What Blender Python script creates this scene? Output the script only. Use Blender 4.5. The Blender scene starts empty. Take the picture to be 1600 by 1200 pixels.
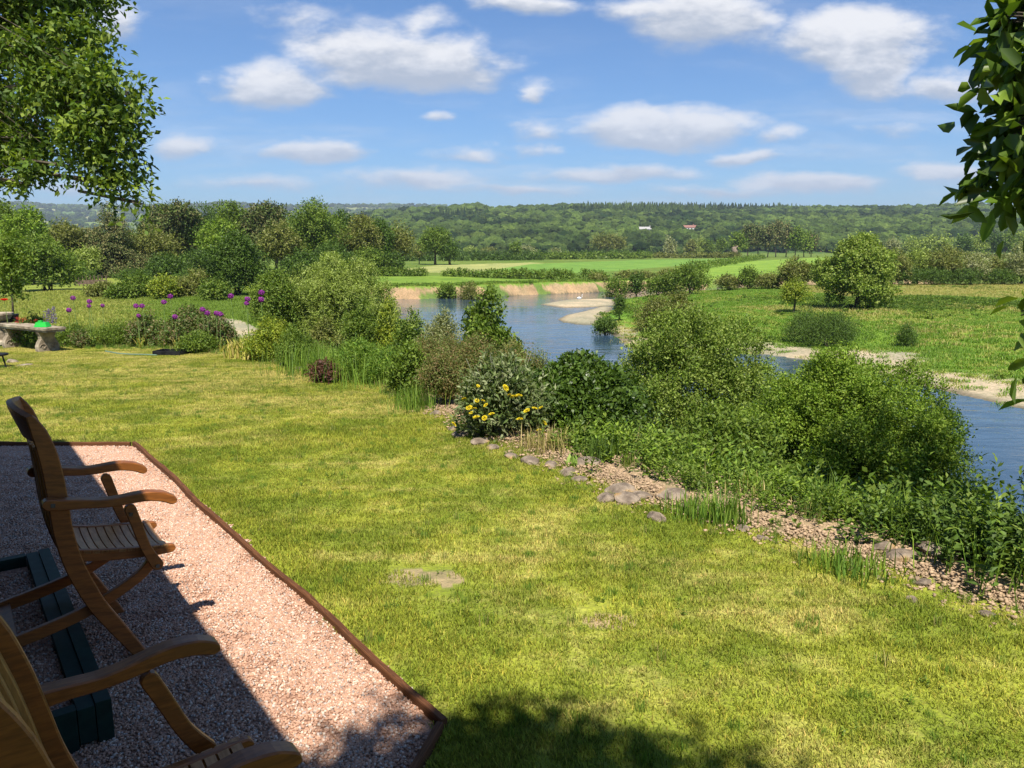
import bpy, math, random
import numpy as np
from mathutils import Vector, Matrix, noise as mnoise

# ------------------------------------------------------------------ camera, light, exposure
SC = bpy.context.scene
COL = SC.collection
CAMZ = 1.62
PITCH = math.radians(10)
FPX = 1202.0
cam = bpy.data.cameras.new('camera')
cam.sensor_width = 36.0
cam.lens = 36.0 * FPX / 1600
cam.clip_start = 0.05
cam.clip_end = 20000
camo = bpy.data.objects.new('camera', cam)
COL.objects.link(camo)
camo.location = (0, 0, CAMZ)
camo.rotation_euler = (math.pi / 2 - PITCH, 0, 0)
SC.camera = camo
SC.view_settings.view_transform = 'Standard'
SC.view_settings.look = 'None'
SC.view_settings.exposure = 0.95
SC.view_settings.gamma = 1
SC.cycles.max_bounces = 6
SC.cycles.diffuse_bounces = 2
SC.cycles.glossy_bounces = 2
SC.cycles.transmission_bounces = 3
SC.cycles.transparent_max_bounces = 4
SC.cycles.volume_bounces = 0
SC.cycles.caustics_reflective = False
SC.cycles.caustics_refractive = False

SUN = Vector((0.06, -0.62, 1.0)).normalized()
sl = bpy.data.lights.new('sun', 'SUN')
sl.energy = 4.4
sl.angle = math.radians(0.53)
sl.color = (1.0, 0.93, 0.81)
so = bpy.data.objects.new('sun', sl)
COL.objects.link(so)
so.rotation_euler = SUN.to_track_quat('Z', 'Y').to_euler()
so.location = (0, -20, 40)

def ray(px, py):
    x = (px - 800) / FPX; y = (py - 600) / FPX
    return np.array([x, math.cos(PITCH) - y * math.sin(PITCH), -math.sin(PITCH) - y * math.cos(PITCH)])
CC = np.array([0, 0, CAMZ])
def G(px, py, z=0.0):
    d = ray(px, py); return CC + d * ((z - CAMZ) / d[2])
def at(px, py, Y):
    d = ray(px, py); return CC + d * (Y / d[1])

# ------------------------------------------------------------------ node helpers
class NT:
    def __init__(s, nt): s.nt = nt; nt.nodes.clear()
    def n(s, typ, **kw):
        nd = s.nt.nodes.new(typ)
        for k, v in kw.items(): setattr(nd, k, v)
        return nd
    def l(s, a, b): s.nt.links.new(a, b)
    def _in(s, sock, v):
        if v is None: return
        if hasattr(v, 'links') or isinstance(v, bpy.types.NodeSocket): s.l(v, sock)
        else: sock.default_value = v
    def math(s, op, a, b=None, c=None, clamp=False):
        nd = s.n('ShaderNodeMath', operation=op, use_clamp=clamp)
        s._in(nd.inputs[0], a); s._in(nd.inputs[1], b)
        if c is not None: s._in(nd.inputs[2], c)
        return nd.outputs[0]
    def vmath(s, op, a, b=None, c=None, out=0):
        nd = s.n('ShaderNodeVectorMath', operation=op)
        s._in(nd.inputs[0], a); s._in(nd.inputs[1], b)
        if c is not None: s._in(nd.inputs[2], c)
        return nd.outputs[out]
    def mix(s, f, a, b, blend='MIX'):
        nd = s.n('ShaderNodeMix', data_type='RGBA', blend_type=blend)
        s._in(nd.inputs[0], f); s._in(nd.inputs[6], a); s._in(nd.inputs[7], b)
        return nd.outputs[2]
    def noise(s, vec, scale, detail=3, rough=.55, out=0, dist=0.0):
        nd = s.n('ShaderNodeTexNoise')
        s.l(vec, nd.inputs['Vector'])
        nd.inputs['Scale'].default_value = scale; nd.inputs['Detail'].default_value = detail
        nd.inputs['Roughness'].default_value = rough; nd.inputs['Distortion'].default_value = dist
        return nd.outputs[out]
    def smooth(s, v, a, b, lo=0.0, hi=1.0):
        nd = s.n('ShaderNodeMapRange', interpolation_type='SMOOTHSTEP')
        s._in(nd.inputs[0], v); nd.inputs[1].default_value = a; nd.inputs[2].default_value = b
        nd.inputs[3].default_value = lo; nd.inputs[4].default_value = hi
        return nd.outputs[0]
    def bump(s, h, strength, dist=0.01):
        nd = s.n('ShaderNodeBump'); s.l(h, nd.inputs['Height'])
        nd.inputs['Strength'].default_value = strength; nd.inputs['Distance'].default_value = dist
        return nd.outputs[0]
    def bsdf(s, col, rough=.8, spec=.2, normal=None, **kw):
        nd = s.n('ShaderNodeBsdfPrincipled')
        s._in(nd.inputs['Base Color'], col); s._in(nd.inputs['Roughness'], rough)
        nd.inputs['Specular IOR Level'].default_value = spec
        if normal is not None: s.l(normal, nd.inputs['Normal'])
        for k, v in kw.items(): s._in(nd.inputs[k], v)
        return nd.outputs[0]
    def out(s, sh):
        o = s.n('ShaderNodeOutputMaterial'); s.l(sh, o.inputs['Surface'])
def c4(c): return (c[0], c[1], c[2], 1.0)
def mat(name):
    m = bpy.data.materials.new(name); m.use_nodes = True
    return m, NT(m.node_tree)

# ------------------------------------------------------------------ world: sky with clouds
W = bpy.data.worlds.new('World'); SC.world = W; W.use_nodes = True
w = NT(W.node_tree)
sky = w.n('ShaderNodeTexSky', sky_type='NISHITA')
sky.sun_disc = False
sky.sun_elevation = math.asin(SUN.z)
sky.sun_rotation = math.atan2(SUN.x, SUN.y)
sky.air_density = 1.0; sky.dust_density = 0.35; sky.ozone_density = 3.0; sky.altitude = 60
tc = w.n('ShaderNodeTexCoord')
sep = w.n('ShaderNodeSeparateXYZ'); w.l(tc.outputs['Generated'], sep.inputs[0])
ay = w.math('MAXIMUM', w.math('ABSOLUTE', sep.outputs[1]), 0.25)
uu = w.math('DIVIDE', sep.outputs[0], ay); vv = w.math('DIVIDE', sep.outputs[2], ay)
comb = w.n('ShaderNodeCombineXYZ'); w.l(uu, comb.inputs[0]); w.l(vv, comb.inputs[1])
UV = comb.outputs[0]
# wobble the outlines, stretched flat as the cloud deck is seen
vs = w.vmath('MULTIPLY', UV, (1.0, 2.2, 1.0))
n1 = w.noise(vs, 7.0, 6, .58, out=1)
n1c = w.vmath('SUBTRACT', n1, (.5, .5, .5))
UVw = w.vmath('MULTIPLY_ADD', n1c, (.16, .05, 0), UV)
clouds = [(430, 128, 120, 42, 1.0), (640, 96, 190, 46, 1.05), (560, 62, 170, 45, .62), (470, 25, 110, 30, .42), (650, 40, 90, 36, .5), (1335, 58, 175, 58, 1.1), (1370, 112, 110, 50, .8),
          (1100, 22, 160, 60, .85), (1010, 10, 120, 30, .6), (1030, 196, 170, 42, 1.1), (502, 236, 92, 26, .95), (290, 226, 85, 30, .75), (820, 8, 110, 22, .8),
          (842, 142, 48, 22, .62), (1480, 140, 90, 34, .72), (1180, 244, 70, 18, .62), (1210, 211, 50, 20, .55), (838, 205, 65, 24, .52), (686, 183, 36, 15, .5),
          (165, 35, 75, 42, .62), (650, 283, 170, 24, .52), (960, 272, 170, 20, .52), (1270, 288, 160, 22, .6), (1490, 272, 110, 22, .55), (1400, 208, 90, 20, .42),
          (735, 240, 90, 16, .42), (400, 290, 150, 18, .4), (820, 300, 160, 14, .45), (1120, 300, 170, 14, .42), (120, 290, 140, 16, .36), (1760, 60, 140, 50, .8), (-150, 120, 140, 50, .8), (835, 236, 40, 16, .45)]
dens = None; num = None; den = None
for (cx, cy, rx, ry, st) in clouds:
    if cy > 238 and st < .7: st *= 1.3; rx *= 1.1
    d = ray(cx, cy); u0, v0 = d[0] / d[1], d[2] / d[1]
    ru, rv = rx / FPX / d[1] * 1.12, ry / FPX / d[1] * 1.2
    q = w.vmath('MULTIPLY_ADD', UVw, (1 / ru, 1 / rv, 0), (-u0 / ru, -v0 / rv, 0))
    ln = w.vmath('LENGTH', q, out=1)
    wt = w.math('MAXIMUM', w.math('MULTIPLY_ADD', ln, -st, st * 1.0), 0.0)
    dens = wt if dens is None else w.math('MAXIMUM', dens, wt)
    sy = w.n('ShaderNodeSeparateXYZ'); w.l(q, sy.inputs[0])
    wy = w.math('MULTIPLY', sy.outputs[1], wt)
    num = wy if num is None else w.math('ADD', num, wy)
    den = wt if den is None else w.math('ADD', den, wt)
hgt = w.math('DIVIDE', num, w.math('MAXIMUM', den, .02))
n2 = w.noise(vs, 16.0, 8, .62)
dn = w.math('ADD', dens, w.math('MULTIPLY_ADD', n2, .62, -.31))
alpha = w.smooth(dn, .09, .56)
thin = w.math('MULTIPLY', w.smooth(w.noise(w.vmath('MULTIPLY', UV, (1.0, 6.0, 1.0)), 3.2, 6, .6), .44, .78), w.smooth(vv, .03, .25, .85, .16))
alpha = w.math('MAXIMUM', alpha, thin)
shade = w.smooth(w.math('ADD', hgt, w.math('MULTIPLY_ADD', n2, 1.6, -.8)), -.45, .35)
ccol = w.mix(shade, c4((4.5, 5.0, 5.9)), c4((9.3, 9.2, 9.2)))
lowf = w.smooth(vv, .03, .26)
ccol = w.mix(lowf, w.mix(.5, ccol, c4((6.2, 6.9, 8.2))), ccol)
skyc = w.mix(1.0, sky.outputs[0], c4((.66, .95, 1.25)), 'MULTIPLY')
fin = w.mix(w.math('MULTIPLY', alpha, .9), skyc, ccol)
bg = w.n('ShaderNodeBackground'); bg.inputs[1].default_value = 0.057
w.l(fin, bg.inputs[0])
wo = w.n('ShaderNodeOutputWorld'); w.l(bg.outputs[0], wo.inputs['Surface'])
W.cycles.sampling_method = 'MANUAL'; W.cycles.sample_map_resolution = 512

# ------------------------------------------------------------------ object helpers
def tag(o, label=None, cat=None, group=None, kind=None):
    if label: o['label'] = label
    if cat: o['category'] = cat
    if group: o['group'] = group
    if kind: o['kind'] = kind
    return o
def empty(name, loc, label, cat, group=None, rot=(0, 0, 0)):
    o = bpy.data.objects.new(name, None); o.empty_display_size = .1
    COL.objects.link(o); o.location = loc; o.rotation_euler = rot
    return tag(o, label, cat, group)
def mkmesh(name, V, Fq, m, col=None, smooth=False):
    """V (n,3); Fq (k,4) or (k,3) array or ragged list."""
    me = bpy.data.meshes.new(name)
    V = np.asarray(V, dtype=np.float32)
    if isinstance(Fq, np.ndarray):
        k, c = Fq.shape
        me.vertices.add(len(V)); me.vertices.foreach_set('co', V.ravel())
        me.loops.add(k * c); me.loops.foreach_set('vertex_index', Fq.astype(np.int32).ravel())
        me.polygons.add(k); me.polygons.foreach_set('loop_start', np.arange(0, k * c, c, dtype=np.int32))
        me.polygons.foreach_set('loop_total', np.full(k, c, dtype=np.int32))
    else:
        me.from_pydata([tuple(v) for v in V.tolist()], [], [tuple(f) for f in Fq])
    if col is not None:
        a = me.color_attributes.new('Col', 'FLOAT_COLOR', 'POINT')
        cc = np.ones((len(V), 4), dtype=np.float32); cc[:, :3] = col
        a.data.foreach_set('color', cc.ravel())
    me.update(calc_edges=True)
    if smooth: me.polygons.foreach_set('use_smooth', np.ones(len(me.polygons), dtype=bool))
    me.materials.append(m)
    return me
def link(name, me, parent=None, loc=None):
    o = bpy.data.objects.new(name, me); COL.objects.link(o)
    if parent is not None: o.parent = parent
    if loc is not None: o.location = loc
    return o

class MB:
    """ragged mesh builder"""
    def __init__(s): s.v = []; s.f = []
    def add(s, V, F):
        b = len(s.v); s.v += [tuple(map(float, q)) for q in V]; s.f += [tuple(b + i for i in f) for f in F]; return s
    def box(s, c, sz, R=None):
        x, y, z = [q / 2 for q in sz]
        P = [Vector(q) for q in [(-x, -y, -z), (x, -y, -z), (x, y, -z), (-x, y, -z), (-x, -y, z), (x, -y, z), (x, y, z), (-x, y, z)]]
        if R is not None: P = [R @ q for q in P]
        return s.add([q + Vector(c) for q in P], [(0, 3, 2, 1), (4, 5, 6, 7), (0, 1, 5, 4), (1, 2, 6, 5), (2, 3, 7, 6), (3, 0, 4, 7)])
    def tube(s, pts, rad, n=6, cap=True):
        pts = [Vector(q) for q in pts]
        if not hasattr(rad, '__len__'): rad = [rad] * len(pts)
        V = []; F = []
        for i, q in enumerate(pts):
            t = (pts[min(i + 1, len(pts) - 1)] - pts[max(i - 1, 0)]).normalized()
            a = Vector((0, 0, 1)) if abs(t.z) < .9 else Vector((1, 0, 0))
            u = t.cross(a).normalized(); vv_ = t.cross(u)
            for k in range(n):
                an = 2 * math.pi * k / n
                V.append(q + (u * math.cos(an) + vv_ * math.sin(an)) * rad[i])
        for i in range(len(pts) - 1):
            for k in range(n):
                F.append((i * n + k, i * n + (k + 1) % n, (i + 1) * n + (k + 1) % n, (i + 1) * n + k))
        if cap:
            F.append(tuple(range(n - 1, -1, -1))); F.append(tuple((len(pts) - 1) * n + k for k in range(n)))
        return s.add(V, F)
    def sweep(s, pts, hs, y0, y1, bev=.004, round_ends=False):
        """bar whose centreline pts=(s,z) lies in the local XZ plane; half height hs; from y0 to y1; small edge chamfer"""
        P = [Vector((q[0], 0, q[1])) for q in pts]
        if not hasattr(hs, '__len__'): hs = [hs] * len(P)
        P2 = []; H2 = []; sub = 3
        for i in range(len(P) - 1):     # catmull-rom
            a, b, c_, d = P[max(i - 1, 0)], P[i], P[i + 1], P[min(i + 2, len(P) - 1)]
            for k in range(sub):
                t = k / sub
                P2.append(.5 * ((2 * b) + (c_ - a) * t + (2 * a - 5 * b + 4 * c_ - d) * t * t + (3 * b - a - 3 * c_ + d) * t ** 3))
                H2.append(hs[i] + (hs[i + 1] - hs[i]) * t)
        P2.append(P[-1]); H2.append(hs[-1])
        if round_ends:
            def endcap(p, t, h):
                return [(p + t * h * math.sin(a), h * max(math.cos(a), .12)) for a in (.5, 1.0, 1.35)]
            t1 = (P2[-1] - P2[-2]).normalized(); e = endcap(P2[-1], t1, H2[-1])
            P2 += [q[0] for q in e]; H2 += [q[1] for q in e]
            if round_ends == 2:
                t0 = (P2[0] - P2[1]).normalized(); e = endcap(P2[0], t0, H2[0])[::-1]
                P2 = [q[0] for q in e] + P2; H2 = [q[1] for q in e] + H2
        V = []; F = []
        for i, q in enumerate(P2):
            t = (P2[min(i + 1, len(P2) - 1)] - P2[max(i - 1, 0)]).normalized()
            nrm = Vector((-t.z, 0, t.x)); h = H2[i]; b = min(bev, h * .5)
            for (yy, hh) in ((y0 + b, h), (y1 - b, h), (y1, h - b), (y1, -h + b), (y1 - b, -h), (y0 + b, -h), (y0, -h + b), (y0, h - b)):
                V.append(q + nrm * hh + Vector((0, yy, 0)))
        n = 8
        for i in range(len(P2) - 1):
            for k in range(n):
                F.append((i * n + k, i * n + (k + 1) % n, (i + 1) * n + (k + 1) % n, (i + 1) * n + k))
        F.append(tuple(range(n - 1, -1, -1))); F.append(tuple((len(P2) - 1) * n + k for k in range(n)))
        return s.add(V, F)
    def lathe(s, prof, n=16, c=(0, 0, 0), sx=1, sy=1):
        V = []; F = []
        for r, z in prof:
            for k in range(n):
                a = 2 * math.pi * k / n; V.append((c[0] + r * math.cos(a) * sx, c[1] + r * math.sin(a) * sy, c[2] + z))
        for i in range(len(prof) - 1):
            for k in range(n):
                F.append((i * n + k, i * n + (k + 1) % n, (i + 1) * n + (k + 1) % n, (i + 1) * n + k))
        F.append(tuple(range(n - 1, -1, -1))); F.append(tuple((len(prof) - 1) * n + k for k in range(n)))
        return s.add(V, F)
    def mesh(s, name, m, smooth=False): return mkmesh(name, s.v, s.f, m, smooth=smooth)
    def obj(s, name, m, parent=None, loc=None, smooth=False): return link(name, s.mesh(name, m, smooth), parent, loc)

def norm(a): return a / np.maximum(np.linalg.norm(a, axis=-1, keepdims=True), 1e-9)
def leaf_geo(P, A, N, L, Wd, colr, fold=.25, six=False):
    """one folded rhombic (or six-sided) leaf at each P"""
    A = norm(A); S = norm(np.cross(A, N)); N = np.cross(S, A)
    L = L[:, None]; Wd = Wd[:, None]
    if six:
        pts = [P, P + A * L * .3 + S * Wd * .5 + N * Wd * fold, P + A * L * .68 + S * Wd * .42 + N * Wd * fold, P + A * L - N * L * .12,
               P + A * L * .68 - S * Wd * .42 + N * Wd * fold, P + A * L * .3 - S * Wd * .5 + N * Wd * fold]
        V = np.stack(pts, 1).reshape(-1, 3)
        b = np.arange(len(P))[:, None] * 6
        F = np.concatenate([b + np.array([[0, 1, 2, 3]]), b + np.array([[0, 3, 4, 5]])], 0)
        return V, F, np.repeat(colr, 6, 0)
    pts = [P, P + A * L * .45 + S * Wd * .5 + N * Wd * fold, P + A * L, P + A * L * .45 - S * Wd * .5 + N * Wd * fold]
    V = np.stack(pts, 1).reshape(-1, 3)
    F = np.arange(len(P) * 4).reshape(-1, 4)
    return V, F, np.repeat(colr, 4, 0)
def rdir(rng, n): return norm(rng.normal(size=(n, 3)))
def foliage(rng, clumps, nspr, per, sprL, L, Wd, pal, shell=.55, up=.35, droop=0.0, six=False, lo=-.75, fold=.25, palw=None, rough=.35):
    """leaves gathered on small sprigs spread through the shells of ellipsoid clumps (cx,cy,cz,rx,ry,rz)"""
    C_ = np.array(clumps, dtype=float)
    if C_.shape[1] == 4: C_ = np.concatenate([C_[:, :3], C_[:, 3:4], C_[:, 3:4], C_[:, 3:4]], 1)
    wgt = (C_[:, 3] * C_[:, 4] * C_[:, 5]) ** (2 / 3); wgt /= wgt.sum()
    idx = rng.choice(len(C_), nspr, p=wgt)
    d = rdir(rng, nspr); bad = d[:, 2] < lo; d[bad, 2] *= -1
    rr = shell + (1 - shell) * rng.random(nspr) ** .6
    rr = rr * (1 + .22 * rng.normal(size=nspr) * rough)
    pos = C_[idx, :3] + d * C_[idx, 3:6] * rr[:, None]
    sd = norm(d * .9 + np.array([0, 0, up]) + rng.normal(size=(nspr, 3)) * .45)
    t = np.tile(np.linspace(0, 1, per), nspr)
    P = np.repeat(pos, per, 0); SD = np.repeat(sd, per, 0); D = np.repeat(d, per, 0)
    n = len(P)
    P = P + SD * (t * sprL)[:, None] + rng.normal(size=(n, 3)) * sprL * .12
    P[:, 2] -= droop * (t ** 2) * sprL
    A = norm(SD * .55 + rdir(rng, n) * .9 + np.array([0, 0, -droop * .6]))
    N = norm(D * .6 + rdir(rng, n) * .75 + np.array([0, 0, .55]))
    pal = np.array(pal)
    cs = rng.choice(len(pal), nspr, p=palw)
    col = np.repeat(pal[cs] * (1 + .16 * rng.normal(size=(nspr, 1))), per, 0) * (1 + .13 * rng.normal(size=(n, 1)))
    col = np.clip(col, .004, 1)
    return leaf_geo(P, A, N, L * (.7 + .6 * rng.random(n)), Wd * (.7 + .6 * rng.random(n)), col, fold, six)
def merge(parts):
    V = []; F = []; Cc = []; b = 0
    for v, f, c in parts:
        V.append(v); F.append(f + b); Cc.append(c); b += len(v)
    return np.concatenate(V), np.concatenate(F), np.concatenate(Cc)

# ------------------------------------------------------------------ materials
def leaf_mat(name, trans=.3, rough=.55, spec=.25, tint=(1.25, 1.35, .5)):
    m, t = mat(name)
    a = t.n('ShaderNodeAttribute', attribute_name='Col')
    b = t.bsdf(a.outputs['Color'], rough, spec)
    tr = t.n('ShaderNodeBsdfTranslucent'); t.l(t.mix(1.0, a.outputs['Color'], c4(tint), 'MULTIPLY'), tr.inputs[0])
    ms = t.n('ShaderNodeMixShader'); ms.inputs[0].default_value = trans
    t.l(b, ms.inputs[1]); t.l(tr.outputs[0], ms.inputs[2]); t.out(ms.outputs[0])
    return m
M_LEAF = leaf_mat('leaves')
M_LEAFG = leaf_mat('glossy_leaves', .32, .38, .4)
M_NEEDLE = leaf_mat('needles', .1, .7, .1)
M_PETAL = leaf_mat('petals', .25, .7, .1, (1, 1, 1))
def noisy_mat(name, c1, c2, scale, rough=.85, bump=.4, bd=.01, spec=.2, stretch=(1, 1, 1), c3=None, detail=5, coord='Object', lo=.35, hi=.65):
    m, t = mat(name)
    tcn = t.n('ShaderNodeTexCoord')
    v = t.vmath('MULTIPLY', tcn.outputs[coord], stretch)
    f = t.noise(v, scale, detail, .6)
    colr = t.mix(t.smooth(f, lo, hi), c4(c1), c4(c2))
    if c3: colr = t.mix(t.smooth(t.noise(v, scale * .31, 4, .6), .52, .66), colr, c4(c3))
    t.out(t.bsdf(colr, rough, spec, t.bump(f, bump, bd)))
    return m
M_BARK = noisy_mat('bark', (.05, .04, .028), (.13, .11, .08), 9, .9, .7, .03, stretch=(1, 1, .25))
M_STEM = noisy_mat('green_stem', (.10, .17, .04), (.17, .24, .07), 9, .6, .1)
M_TEAK = noisy_mat('teak_wood', (.17, .056, .012), (.29, .10, .02), 26, .42, .15, .002, .45, stretch=(.6, 4, 4), c3=(.21, .072, .015))
M_TEAK2 = noisy_mat('teak_slats', (.34, .16, .055), (.48, .25, .10), 26, .45, .15, .002, .4, stretch=(4, .6, 4))
M_TEAKUP = noisy_mat('teak_back_slats', (.32, .15, .04), (.45, .23, .065), 22, .45, .12, .002, .4, stretch=(4, 4, .6))
M_STONE = noisy_mat('stone', (.17, .135, .095), (.36, .30, .22), 7, .95, .8, .03, c3=(.42, .37, .28))
M_ROCK = noisy_mat('rock', (.13, .10, .075), (.30, .24, .18), 9, .95, 1.0, .04, c3=(.36, .22, .08), detail=8)
M_BOARD = noisy_mat('edging_timber', (.06, .025, .011), (.17, .07, .028), 14, .8, .5, .006, stretch=(1, 1, 5), c3=(.09, .035, .016), coord='Generated')
M_GREENPAINT = noisy_mat('green_painted_timber', (.003, .018, .013), (.007, .032, .024), 12, .6, .3, .003, .3, c3=(.02, .055, .045))
M_METAL = noisy_mat('bolt_metal', (.05, .045, .04), (.12, .11, .10), 30, .4, .1)
M_BLACK = noisy_mat('black_plastic', (.008, .008, .009), (.02, .02, .022), 10, .5, .2)

def plain(name, c, rough=.6, spec=.3):
    return noisy_mat(name, tuple(q * .88 for q in c), c, 6, rough, .1, .004, spec)

# lawn colour: shared by the soil of the lawn and by the blades on it
def lawn_colour(t, blades=False):
    g = t.n('ShaderNodeNewGeometry'); P = g.outputs['Position']
    mp = t.n('ShaderNodeMapping'); mp.inputs['Rotation'].default_value = (0, 0, math.radians(28))
    mp.inputs['Scale'].default_value = (.8, 1.25, 1); t.l(P, mp.inputs['Vector']); Q = mp.outputs[0]
    big = t.noise(Q, .75, 4, .6, dist=.8); mid = t.noise(P, 3.4, 5, .7, dist=.6); fine = t.noise(P, 26, 2, .6)
    s = t.math('ADD', t.math('MULTIPLY', big, .62), t.math('MULTIPLY', mid, .42))
    s = t.math('ADD', s, t.math('MULTIPLY_ADD', fine, .16, -.08))
    m2 = t.n('ShaderNodeMapping'); m2.inputs['Rotation'].default_value = (0, 0, math.radians(48)); m2.inputs['Scale'].default_value = (.35, 4.5, 1); t.l(P, m2.inputs['Vector'])
    s = t.math('ADD', s, t.math('MULTIPLY_ADD', t.noise(m2.outputs[0], 1.0, 3, .6, dist=1.2), .30, -.15))
    gn = t.mix(t.smooth(t.noise(P, 1.7, 3, .6), .35, .65), c4((.19, .25, .023)), c4((.335, .37, .042)))
    sp = t.n('ShaderNodeSeparateXYZ'); t.l(P, sp.inputs[0])
    s = t.math('ADD', s, t.smooth(sp.outputs[1], 3.0, 12.0, -.02, .06))
    colr = t.mix(t.smooth(s, .47, .72), gn, c4((.54, .49, .145)))
    return colr, P, mid, fine
M_BLADE, t = mat('grass_blades')
colr, P_, _, _ = lawn_colour(t)
rnd = t.n('ShaderNodeAttribute', attribute_name='Col')
colr = t.mix(1.0, colr, rnd.outputs['Color'], 'MULTIPLY')
b = t.bsdf(colr, .6, .15); tr = t.n('ShaderNodeBsdfTranslucent'); t.l(colr, tr.inputs[0])
ms = t.n('ShaderNodeMixShader'); ms.inputs[0].default_value = .35; t.l(b, ms.inputs[1]); t.l(tr.outputs[0], ms.inputs[2]); t.out(ms.outputs[0])

M_GROUND, t = mat('ground')
lc, P_, mid, fine = lawn_colour(t)
ca = t.n('ShaderNodeAttribute', attribute_name='Col'); la = t.n('ShaderNodeAttribute', attribute_name='lawn')
lc = t.mix(t.smooth(t.noise(P_, 60, 2, .6), .35, .7), t.mix(.45, lc, c4((.13, .12, .045))), lc)
zn = t.mix(t.smooth(t.noise(P_, .22, 4, .6), .3, .7), t.mix(1.0, ca.outputs['Color'], c4((.72, .8, .8)), 'MULTIPLY'), t.mix(1.0, ca.outputs['Color'], c4((1.2, 1.14, 1.1)), 'MULTIPLY'))
zn = t.mix(t.smooth(t.noise(P_, 5.5, 4, .7), .35, .66), t.mix(1.0, zn, c4((.66, .72, .66)), 'MULTIPLY'), zn)
cd = t.n('ShaderNodeCameraData') if False else None
gc = t.mix(la.outputs['Fac'], zn, lc)
bh = t.math('ADD', t.noise(P_, 9, 5, .7), t.math('MULTIPLY', t.noise(P_, 45, 3, .6), .3))
t.out(t.bsdf(gc, .95, .08, t.bump(bh, .7, .05)))

M_WATER, t = mat('river_water')
g = t.n('ShaderNodeNewGeometry')
mp = t.n('ShaderNodeMapping'); mp.inputs['Rotation'].default_value = (0, 0, math.radians(8)); mp.inputs['Scale'].default_value = (.42, 1.0, 1)
t.l(g.outputs['Position'], mp.inputs['Vector'])
h = t.math('ADD', t.noise(mp.outputs[0], 1.5, 4, .55, dist=.5), t.math('MULTIPLY', t.noise(mp.outputs[0], .35, 2, .5), 1.6))
wp = t.smooth(t.noise(g.outputs['Position'], .07, 3, .5), .3, .7, .25, 1.0)
bn = t.n('ShaderNodeBump'); bn.inputs['Distance'].default_value = .065; t.l(h, bn.inputs['Height']); t.l(wp, bn.inputs['Strength'])
t.out(t.bsdf(t.mix(t.smooth(t.noise(g.outputs['Position'], .05, 3, .6), .35, .65), c4((.045, .075, .10)), c4((.03, .06, .10))), .06, .5, bn.outputs[0], IOR=1.33))

# ------------------------------------------------------------------ terrain
WZ = -4.7
def pts(l, z): return [tuple(G(a, b_, z)[:2]) for a, b_ in l]
LAWN = pts([(1600, 985), (1500, 950), (1400, 912), (1250, 868), (1150, 835), (1040, 805), (950, 770), (850, 722), (760, 684), (700, 648), (650, 625)], -.12) + pts([(600, 603), (500, 578), (430, 563), (340, 547), (270, 541), (100, 536), (0, 536)], -.21)
LAWN += [(-16, 14.6), (-30, 10), (-30, -25), (30, -25), (14, -2), (4.5, 2.2)]
PA = G(209, 697)[:2]; PB = G(690, 1135)[:2]; PE = np.array([-.6, .8])
PC_ = G(650, 1200)[:2]; pd = (PC_ - PB) / np.linalg.norm(PC_ - PB); PCC = PB + pd * 4.0
PD = PA + np.array([-1, 0]) * 3.4
PATIO = [tuple(PA), tuple(PB), tuple(PCC), (-1.6, -1.2), (-6.9, 5.4), tuple(PD)]
far_sh = pts([(500, 470), (600, 467), (640, 468), (700, 466), (760, 464), (860, 459.5), (960, 456), (1040, 453.5), (1110, 451), (1200, 450), (1300, 449), (1450, 446)], WZ)
near_sh = [(60, 2), (30, 8), (16, 11.5), (9, 14), (5, 17), (2, 21), (-1, 27), (-3, 35), (-6, 48), (-9, 60), (-14, 72), (-22, 82)]
BIG = far_sh + [(90, 110), (95, 60), (90, -5)] + near_sh
PEN = pts([(1450, 450), (1300, 452), (1200, 453.5), (1110, 454.5), (1060, 457), (1010, 462), (985, 467), (955, 470), (975, 480), (950, 486), (935, 492), (928, 500), (932, 508), (938, 516), (962, 526), (985, 545), (1040, 553), (1110, 548), (1200, 555), (1290, 566), (1340, 575), (1390, 592), (1440, 603), (1500, 617), (1600, 640), (1900, 690)], WZ)
PEN += [(92, 20), (95, 60), (93, 112)]
BAR1 = pts([(842, 476), (870, 471), (920, 469), (962, 468), (962, 478), (930, 480), (880, 481)], WZ)
BAR2 = pts([(870, 499), (885, 492), (905, 488), (935, 480), (960, 480), (940, 500), (932, 508), (900, 507), (880, 504)], WZ)

def seg_dist(x, y, P, closed=True):
    d = np.full(x.shape, 1e9)
    n = len(P)
    for i in range(n if closed else n - 1):
        ax, ay_ = P[i]; bx, by = P[(i + 1) % n]
        vx, vy = bx - ax, by - ay_; L2 = vx * vx + vy * vy + 1e-12
        tt = np.clip(((x - ax) * vx + (y - ay_) * vy) / L2, 0, 1)
        d = np.minimum(d, np.hypot(x - ax - tt * vx, y - ay_ - tt * vy))
    return d
def inside(x, y, P):
    r = np.zeros(x.shape, dtype=bool); n = len(P)
    for i in range(n):
        ax, ay_ = P[i]; bx, by = P[(i + 1) % n]
        c_ = ((ay_ > y) != (by > y)) & (x < (bx - ax) * (y - ay_) / ((by - ay_) if by != ay_ else 1e-12) + ax)
        r ^= c_
    return r
def sm(a, b_, v):
    t_ = np.clip((v - a) / (b_ - a), 0, 1); return t_ * t_ * (3 - 2 * t_)
_rg = np.random.default_rng(5); _K = _rg.normal(size=(24, 2)); _PH = _rg.random(24) * 6.28
def wn(x, y, s, k0=0, n=8):
    o = np.zeros(x.shape)
    for i in range(k0, k0 + n): o += np.sin((_K[i, 0] * x + _K[i, 1] * y) * s + _PH[i])
    return o / n * 1.4
RA_X = np.array([440, 500, 540, 600, 660, 700, 760, 800, 850, 1000, 1200, 1400, 1500, 1600, 1800, 2200])
RA_Y = np.array([388, 362, 344, 333, 329, 327, 325, 324, 321, 321, 324, 324, 320, 324, 324, 330])
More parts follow.
